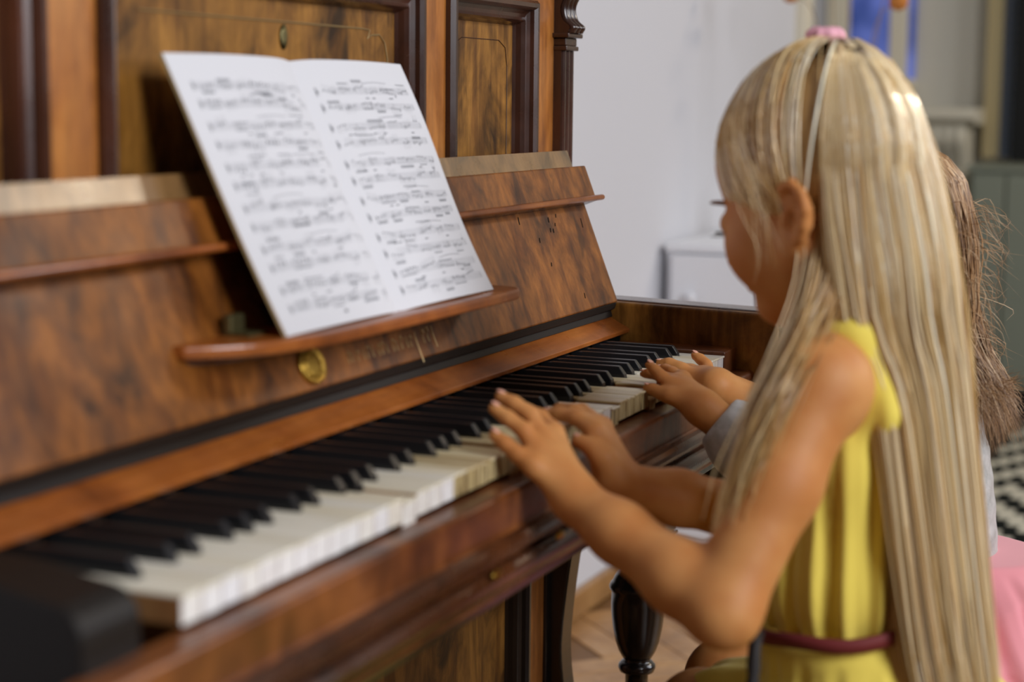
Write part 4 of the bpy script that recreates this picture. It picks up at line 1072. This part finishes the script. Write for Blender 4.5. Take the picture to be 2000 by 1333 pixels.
for i, (z_, cx, cy, rx, ry) in enumerate(lev):
    g_ = i/K
    a = ph + dphi[:, i]*g_ + 0.045*min(1, g_*2)*np.sin(ph*17 + 0.35*i) + 0.03*g_*np.sin(ph*41 + 1.3 + 0.2*i)
    a = a + np.radians(30)*np.clip((i - 9)/6, 0, 1)*np.clip(1 - a/np.radians(125), 0, 1)
    r_ = lay + 0.022*np.sin(ph*23 + 0.25*i)*(1 if i > 3 else 0) + 0.012*np.sin(ph*57 + 0.4*i)*(1 if i > 4 else 0)
    if 2 <= i <= 8: r_ = 1 + (r_ - 1)*0.30 + 0.012
    if i <= 1: r_ = nr.uniform(0.2, 1, S)
    kp_[:, i, 0] = cx - rx*np.cos(a)*r_; kp_[:, i, 1] = cy - ry*np.sin(a)*r_; kp_[:, i, 2] = z_ + (nr.uniform(-0.003, 0.003, S) if i > 4 else 0)
kp_[:, -1, 2] += nr.uniform(-0.02, 0.03, S)
pts = interp_path(kp_, n)
ql = (pts - cen) @ Rm.T; kk = np.sqrt(((ql/rad_)**2).sum(-1))                              # keep the fall outside the scalp
tgt = 1.035 + 0.05*(lay[:, None] - 0.8) + 0.012*np.sin(ph*23)[:, None]
sc_ = np.where(kk < tgt, tgt/np.maximum(kk, 0.05), 1.0); sc_ = np.minimum(sc_, 3.0)
pts = cen + (ql*sc_[..., None]) @ Rm
strands('hair_fall', pts, nr.uniform(0.0005, 0.0010, S), tones(nr, S, BL, [0.26, 0.32, 0.22, 0.12, 0.08]), 'blonde_hair', hair1)
# (c) lock falling in front of the near shoulder
S, n = 420, 20
g0 = [P(1600, 300, 1.52), P(1600, 430, 1.50), P(1588, 545, 1.49), P(1545, 665, 1.475), P(1485, 790, 1.455), P(1445, 900, 1.445), P(1415, 1000, 1.44), P(1400, 1090, 1.445)]
g1_ = [P(1630, 300, 1.53), P(1640, 430, 1.50), P(1630, 560, 1.49), P(1600, 660, 1.465), P(1540, 770, 1.425), P(1485, 900, 1.42), P(1445, 1010, 1.425), P(1412, 1090, 1.43)]
u_ = nr.beta(1.2, 1.6, S)[:, None, None]
kp_ = (1 - u_)*np.array([tuple(p) for p in g0])[None] + u_*np.array([tuple(p) for p in g1_])[None]
kp_ += nr.standard_normal((S, 1, 3))*0.0045 + nr.standard_normal((S, kp_.shape[1], 3))*0.0022
cut = nr.uniform(0.55, 1.0, S)
pts = interp_path(kp_, n)
idx_ = np.linspace(0, 1, n)[None]*cut[:, None]*(n - 1); i0 = np.minimum(np.floor(idx_).astype(int), n - 2); ff = (idx_ - i0)[..., None]
ar = np.arange(S)[:, None]; pts = pts[ar, i0]*(1 - ff) + pts[ar, i0 + 1]*ff
strands('hair_front_lock', pts, nr.uniform(0.0005, 0.0010, S), tones(nr, S, BL, [0.08, 0.30, 0.40, 0.22, 0.0]), 'blonde_hair', hair1)
# wisps at the temple
S, n = 14, 10
k0_ = np.array([tuple(P(1445, 280, 1.505)), tuple(P(1468, 360, 1.49)), tuple(P(1484, 430, 1.485)), tuple(P(1500, 500, 1.485))])
kp_ = k0_[None] + nr.standard_normal((S, 1, 3))*0.010 + nr.standard_normal((S, 4, 3))*0.003
strands('hair_wisps', interp_path(kp_, n), nr.uniform(0.0002, 0.00035, S), tones(nr, S, BL, [0.2, 0.4, 0.4, 0.0, 0.0]), 'blonde_hair', hair1)
# pink scrunchie
mat('pink_cloth', srgb(232, 170, 184), 0.7)
V, F = [], []
na, nbb = 40, 10
for i in range(na):
    a = 2*math.pi*i/na; rr = 0.0095 + 0.0012*math.sin(9*a)
    for j in range(nbb):
        b_ = 2*math.pi*j/nbb; r2_ = 0.0070 + 0.0008*math.sin(13*a + j)
        loc_ = Vector((math.cos(a)*(rr + r2_*math.cos(b_)), math.sin(a)*(rr + r2_*math.cos(b_)), r2_*math.sin(b_)))
        V.append(tuple(T1 + Vector((-0.002, 0.002, 0.010)) + loc_))
F = [(i*nbb + j, ((i + 1) % na)*nbb + j, ((i + 1) % na)*nbb + (j + 1) % nbb, i*nbb + (j + 1) % nbb) for i in range(na) for j in range(nbb)]
obj('scrunchie', V, F, 'pink_cloth', hair1, smooth=True)

# ---------------- girl in the grey top and pink skirt
fr2 = head_frame((1.080, -0.206, 0.150), 20, 0)
H2 = fr2[0]
J2 = dict(Lw=P(1376, 800, 1.89), Rw=P(1402, 755, 2.0), Ls=Vector((0.965, -0.246, 0.022)), Rs=Vector((1.190, -0.246, 0.022)), Le=Vector((0.905, -0.205, -0.120)), Re=Vector((1.165, -0.185, -0.105)))
nb2 = Vector((1.080, -0.256, 0.040))
g2 = thing('person', 'brown haired girl in a grey top and pink skirt beyond the blonde girl', 'person', (1.08, -0.30, -0.335))
pr = [ell((1.082, -0.252, -0.03), (0.092, 0.052, 0.09), k=0.03), ell((1.083, -0.258, -0.15), (0.080, 0.052, 0.09), k=0.04), ell((1.083, -0.290, -0.258), (0.100, 0.08, 0.070), k=0.04)]
pr += [cone(to(J2['Ls']), to(nb2), 0.030, 0.032, 0.02), cone(to(J2['Rs']), to(nb2), 0.030, 0.032, 0.02)]
pr += limb([nb2 + Vector((0, 0, -0.02)), H2 - 0.055*fr2[3] - 0.030*fr2[1]], [0.034, 0.031], 0.02)
pr += arm(J2['Ls'], J2['Le'], J2['Lw'], 0.92) + arm(J2['Rs'], J2['Re'], J2['Rw'], 0.92)
kn = P(1415, 1325, 1.95)
pr += limb([(1.03, -0.29, -0.276), kn], [0.055, 0.040], 0.03) + limb([kn, (kn.x + 0.01, kn.y + 0.01, -0.5), (kn.x + 0.01, kn.y - 0.02, -0.665)], [0.040, 0.037, 0.024], 0.015) + limb([(kn.x + 0.01, kn.y - 0.02, -0.688), (kn.x + 0.01, kn.y + 0.085, -0.703)], [0.025, 0.016], 0.015)
pr += limb([(1.135, -0.29, -0.276), (1.15, -0.12, -0.29)], [0.053, 0.040], 0.03) + limb([(1.15, -0.12, -0.29), (1.15, -0.10, -0.45), (1.15, -0.13, -0.665)], [0.040, 0.037, 0.024], 0.015) + limb([(1.15, -0.13, -0.688), (1.15, -0.03, -0.703)], [0.025, 0.016], 0.015)
pr += head_prims(fr2, 0.95)
mL = [P(1308, 773, 1.900), P(1314, 757, 1.914), P(1322, 747, 1.928), P(1334, 740, 1.942)]
fL = [[mL[0], P(1289, 768, 1.906), P(1275, 761, 1.912), P(1264, 758, 1.916)], [mL[1], P(1292, 736, 1.922), P(1279, 723, 1.930), P(1268, 713, 1.938)],
      [mL[2], P(1291, 735, 1.948), P(1272, 729, 1.958), P(1258, 731, 1.964)], [mL[3], P(1313, 728, 1.962), P(1300, 722, 1.976), P(1288, 722, 1.986)]]
tL = [P(1350, 775, 1.925), P(1328, 760, 1.945), P(1314, 752, 1.955), P(1304, 748, 1.96)]
p1, f1 = hand(J2['Lw'], mL, fL, tL, 0.92); pr += p1
mR = [P(1356, 739, 2.028), P(1360, 733, 2.042), P(1370, 731, 2.056), P(1384, 730, 2.070)]
fR = [[mR[0], P(1331, 719, 2.040), P(1307, 709, 2.050), P(1288, 710, 2.058)], [mR[1], P(1337, 722, 2.058), P(1317, 716, 2.070), P(1302, 719, 2.078)],
      [mR[2], P(1350, 722, 2.074), P(1332, 719, 2.086), P(1319, 724, 2.092)], [mR[3], P(1380, 713, 2.082), P(1368, 702, 2.090), P(1356, 694, 2.096)]]
tR = [P(1378, 762, 2.005), P(1352, 753, 2.020), P(1335, 747, 2.030), P(1322, 744, 2.036)]
p2, f2 = hand(J2['Rw'], mR, fR, tR, 0.92); pr += p2
F2 = Field((0.80, -0.42, -0.725), (1.30, 0.12, 0.32), 0.0033)
apply(F2, pr); apply_fingers(F2, f1 + f2)
V, Q = surface(F2); V = relax(V, Q, 1, 0.4)
nails(f1 + f2, 0.92, obj('body', V, Q, 'skin', g2, smooth=True)); del F2
face_details(fr2, 0.95, g2, 'lash', 'brow_brown')
# top with pushed-up sleeves
m = mat('grey_knit', srgb(176, 176, 174), 0.9, spec=0.15, Sheen_Weight=0.4)
c = ramp(m, noise(m, 60, 4, 0.6, mapping(m)), [(0.35, srgb(156, 155, 150)), (0.65, srgb(192, 191, 188))]); L(m, c, m.node_tree.nodes['Principled BSDF'].inputs['Base Color'])
bump(m, noise(m, 300, 3, 0.5, mapping(m)), 0.4, 0.001)
cuffL = J2['Lw'].lerp(J2['Le'], 0.17); cuffR = J2['Rw'].lerp(J2['Re'], 0.55)
tp = [ell((1.082, -0.252, -0.03), (0.100, 0.064, 0.098), k=0.03), ell((1.083, -0.259, -0.14), (0.092, 0.064, 0.09), k=0.04), cone((1.083, -0.259, -0.10), (1.083, -0.270, -0.20), 0.066, 0.074, 0.04)]
tp += [cone(to(J2['Ls']), to(nb2), 0.038, 0.036, 0.02), cone(to(J2['Rs']), to(nb2), 0.038, 0.036, 0.02)]
tp += limb([J2['Ls'], J2['Le']], [0.041, 0.038], 0.02) + limb([J2['Rs'], J2['Re']], [0.041, 0.038], 0.02)
tp += limb([J2['Le'], J2['Le'].lerp(cuffL, 0.45), J2['Le'].lerp(cuffL, 0.85), cuffL], [0.038, 0.044, 0.039, 0.029], 0.012) + limb([J2['Re'], cuffR], [0.038, 0.031], 0.012)
tp += [ell(tuple(nb2 + Vector((0, 0.01, 0.035))), (0.048, 0.042, 0.03), k=0.008, op='s')]
FT = Field((0.82, -0.40, -0.30), (1.30, 0.02, 0.13), 0.0034)
apply(FT, tp)
x, y, z = np.meshgrid(*FT.ax, indexing='ij', sparse=True)
for W_, E_, t_ in ((J2['Lw'], J2['Le'], 0.10), (J2['Rw'], J2['Re'], 0.50)):          # cut the sleeve open at the cuff
    ax_ = (W_ - E_).normalized(); c0 = W_.lerp(E_, t_)
    pd = (x - c0.x)*ax_.x + (y - c0.y)*ax_.y + (z - c0.z)*ax_.z
    near = np.sqrt((x - c0.x)**2 + (y - c0.y)**2 + (z - c0.z)**2) < 0.07
    FT.a = np.where(near, np.maximum(FT.a, pd), FT.a).astype(np.float32)
FT.a = np.maximum(FT.a, -(z + 0.225) + 0*x + 0*y).astype(np.float32)
V, Q = surface(FT); V = relax(V, Q, 2, 0.5)
V += np.stack([0.0006*np.sin(V[:, 2]*210 + V[:, 0]*60), 0.0006*np.sin(V[:, 2]*190 + V[:, 1]*80 + 1), 0*V[:, 0]], 1)
top2 = obj('knit_top', V, Q, 'grey_knit', g2, smooth=True); del FT
m = mat('pink_tulle', srgb(232, 150, 158), 0.8, spec=0.2, Sheen_Weight=0.3)
sp_ = [ell((1.083, -0.275, -0.195), (0.094, 0.072, 0.03), k=0.03), cone((1.083, -0.277, -0.20), (1.083, -0.305, -0.255), 0.085, 0.13, 0.05), ell((1.085, -0.320, -0.295), (0.20, 0.165, 0.045), k=0.06)]
for hx in (1.03, 1.14): sp_ += [cone((hx, -0.28, -0.265), (hx - (0.04 if hx < 1.1 else -0.01), -0.19, -0.285), 0.066, 0.056, 0.05)]
FS = Field((0.85, -0.52, -0.36), (1.32, -0.06, -0.15), 0.0036)
apply(FS, sp_); z = FS.ax[2][None, None, :]
FS.a = np.maximum(FS.a, -(z + 0.333)).astype(np.float32); FS.a = np.maximum(FS.a, z + 0.185).astype(np.float32)
V, Q = surface(FS); V = relax(V, Q, 2, 0.5); V = pleat(V, 1.083, -0.295, 24, 0.008, -0.19, -0.26, 0.5)
obj('skirt', V, Q, 'pink_tulle', g2, smooth=True); del FS
# hair
FH = Field((0.98, -0.36, -0.08), (1.19, -0.09, 0.27), 0.0036)
Rh2 = (tuple(fr2[1]), tuple(fr2[2]), tuple(fr2[3]))
apply(FH, [ell(to(Wh(fr2, -0.014, 0, 0.030, 0.95)), (0.089, 0.073, 0.078), Rh2, 0.01)])
x, y, z = np.meshgrid(*FH.ax, indexing='ij', sparse=True)
fl = (x - H2.x)*fr2[1].x + (y - H2.y)*fr2[1].y + (z - H2.z)*fr2[1].z; ul = (x - H2.x)*fr2[3].x + (y - H2.y)*fr2[3].y + (z - H2.z)*fr2[3].z
FH.a = smax(FH.a, 0.75*fl - 0.66*ul - 0.022, 0.006).astype(np.float32)
apply(FH, [ell((1.080, -0.250, 0.10), (0.060, 0.038, 0.08), k=0.03)])
V, Q = surface(FH); V = relax(V, Q, 2, 0.5)
hair2 = obj('hair', V, Q, 'brown_under', g2, smooth=True); del FH
BR = [srgb(150, 112, 72), srgb(116, 84, 54), srgb(178, 140, 98), srgb(206, 176, 138)]
S, n = 2600, 18
ph = np.radians(nr.uniform(-20, 200, S)); lay = nr.uniform(0.85, 1.05, S)
crown = Wh(fr2, -0.035, 0, 0.108, 0.95)
lev = [(crown.z, crown.x, crown.y, 0.012, 0.012), (crown.z - 0.010, 1.080, crown.y - 0.008, 0.048, 0.044), (0.200, 1.080, -0.216, 0.074, 0.076), (0.145, 1.080, -0.220, 0.078, 0.084), (0.090, 1.080, -0.224, 0.076, 0.082), (0.045, 1.080, -0.232, 0.082, 0.084), (0.005, 1.080, -0.245, 0.090, 0.094), (-0.035, 1.080, -0.252, 0.096, 0.106)]
K = len(lev); kp_ = np.zeros((S, K, 3)); dphi = smooth_noise(nr, S, K, 0.10)
for i, (z_, cx, cy, rx, ry) in enumerate(lev):
    a = ph + dphi[:, i]; r_ = lay + nr.standard_normal(S)*(0.008*i)
    if i == 0: r_ = nr.uniform(0, 1, S)
    kp_[:, i, 0] = cx - rx*np.cos(a)*r_; kp_[:, i, 1] = cy - ry*np.sin(a)*r_; kp_[:, i, 2] = z_ + nr.uniform(-0.006, 0.006, S)
kp_[:, -1, 2] += nr.uniform(-0.03, 0.05, S)
pts = interp_path(kp_, n)
cen2 = np.array(Wh(fr2, -0.014, 0, 0.030, 0.95)); Rm2 = np.array(Rh2); rad2 = np.array([0.089, 0.073, 0.078])
ql = (pts - cen2) @ Rm2.T; kk = np.sqrt(((ql/rad2)**2).sum(-1)); tgt = 1.02 + 0.15*np.maximum(lay[:, None] - 0.85, 0)
pts = cen2 + (ql*np.minimum(np.where(kk < tgt, tgt/np.maximum(kk, 0.05), 1.0), 3.0)[..., None]) @ Rm2
strands('hair_loose', pts, nr.uniform(0.0005, 0.0010, S), tones(nr, S, BR, [0.35, 0.35, 0.2, 0.1]), 'brown_hair', hair2)
# front hair combed back over the scalp
S, n = 900, 12
dirs = nr.standard_normal((S*14, 3)); dirs /= np.linalg.norm(dirs, axis=1, keepdims=True)
pl = dirs*rad2 + 0.95*np.array([-0.014, 0, 0.030]); dirs = dirs[(0.75*pl[:, 0] - 0.66*pl[:, 2] < 0.024) & (pl[:, 0] > -0.015)][:S]; S = len(dirs)
tl = Rm2 @ (np.array(crown) - cen2); td = tl/np.linalg.norm(tl)
tj = td[None] + 0.10*nr.standard_normal((S, 3)); tj /= np.linalg.norm(tj, axis=1, keepdims=True)
om = np.arccos(np.clip((dirs*tj).sum(1), -1, 1))[:, None, None]; t = np.linspace(0, 1, n)[None, :, None]
dd = (np.sin((1 - t)*om)*dirs[:, None] + np.sin(t*om)*tj[:, None])/np.sin(om + 1e-6)
er = 1/np.sqrt(((dd/rad2)**2).sum(-1)); pts = cen2 + ((dd*(er*(1.01 + nr.uniform(0, 0.04, (S, 1))))[..., None]) @ Rm2)
strands('hair_combed_back', pts, nr.uniform(0.0006, 0.0012, S), tones(nr, S, BR, [0.35, 0.35, 0.2, 0.1]), 'brown_hair', hair2)
# frizzy flyaways
S, n = 260, 10
ph = np.radians(nr.uniform(20, 150, S)); z0_ = nr.uniform(-0.02, 0.20, S)
kp_ = np.zeros((S, 4, 3))
for i, (rr, dz_) in enumerate(((0.9, 0.0), (1.08, 0.004), (1.28, -0.012), (1.42, -0.034))):
    q = 1 + (rr - 1)*nr.uniform(0.5, 1.3, S)
    kp_[:, i, 0] = 1.080 - 0.080*q*np.cos(ph + 0.15*i*nr.standard_normal(S)); kp_[:, i, 1] = -0.226 - 0.084*q*np.sin(ph + 0.1*i*nr.standard_normal(S)); kp_[:, i, 2] = z0_ + dz_*nr.uniform(0.3, 1.6, S)
strands('hair_flyaways', interp_path(kp_, n), nr.uniform(0.0002, 0.0004, S), tones(nr, S, BR, [0.2, 0.1, 0.4, 0.3]), 'brown_hair', hair2)

# bench that carries both girls
bn = thing('piano_bench', 'long dark wooden bench under the two girls', 'bench', (0.86, -0.36, FL))
mat('bench_leather', srgb(40, 30, 26), 0.5)
box('seat', 0.42, 1.32, -0.49, -0.245, -0.376, -0.347, 'bench_leather', bn, bevel=0.010, segs=3)
box('apron', 0.45, 1.29, -0.47, -0.265, -0.43, -0.376, 'black_wood', bn, bevel=0.002)
for lx in (0.47, 1.27):
    for ly in (-0.45, -0.285):
        V, F = lathe([(0.016, FL), (0.018, FL + 0.05), (0.022, FL + 0.2), (0.026, -0.46), (0.022, -0.45), (0.026, -0.43)], lx, ly, 16)
        obj('leg', V, F, 'black_wood', bn, smooth=True)
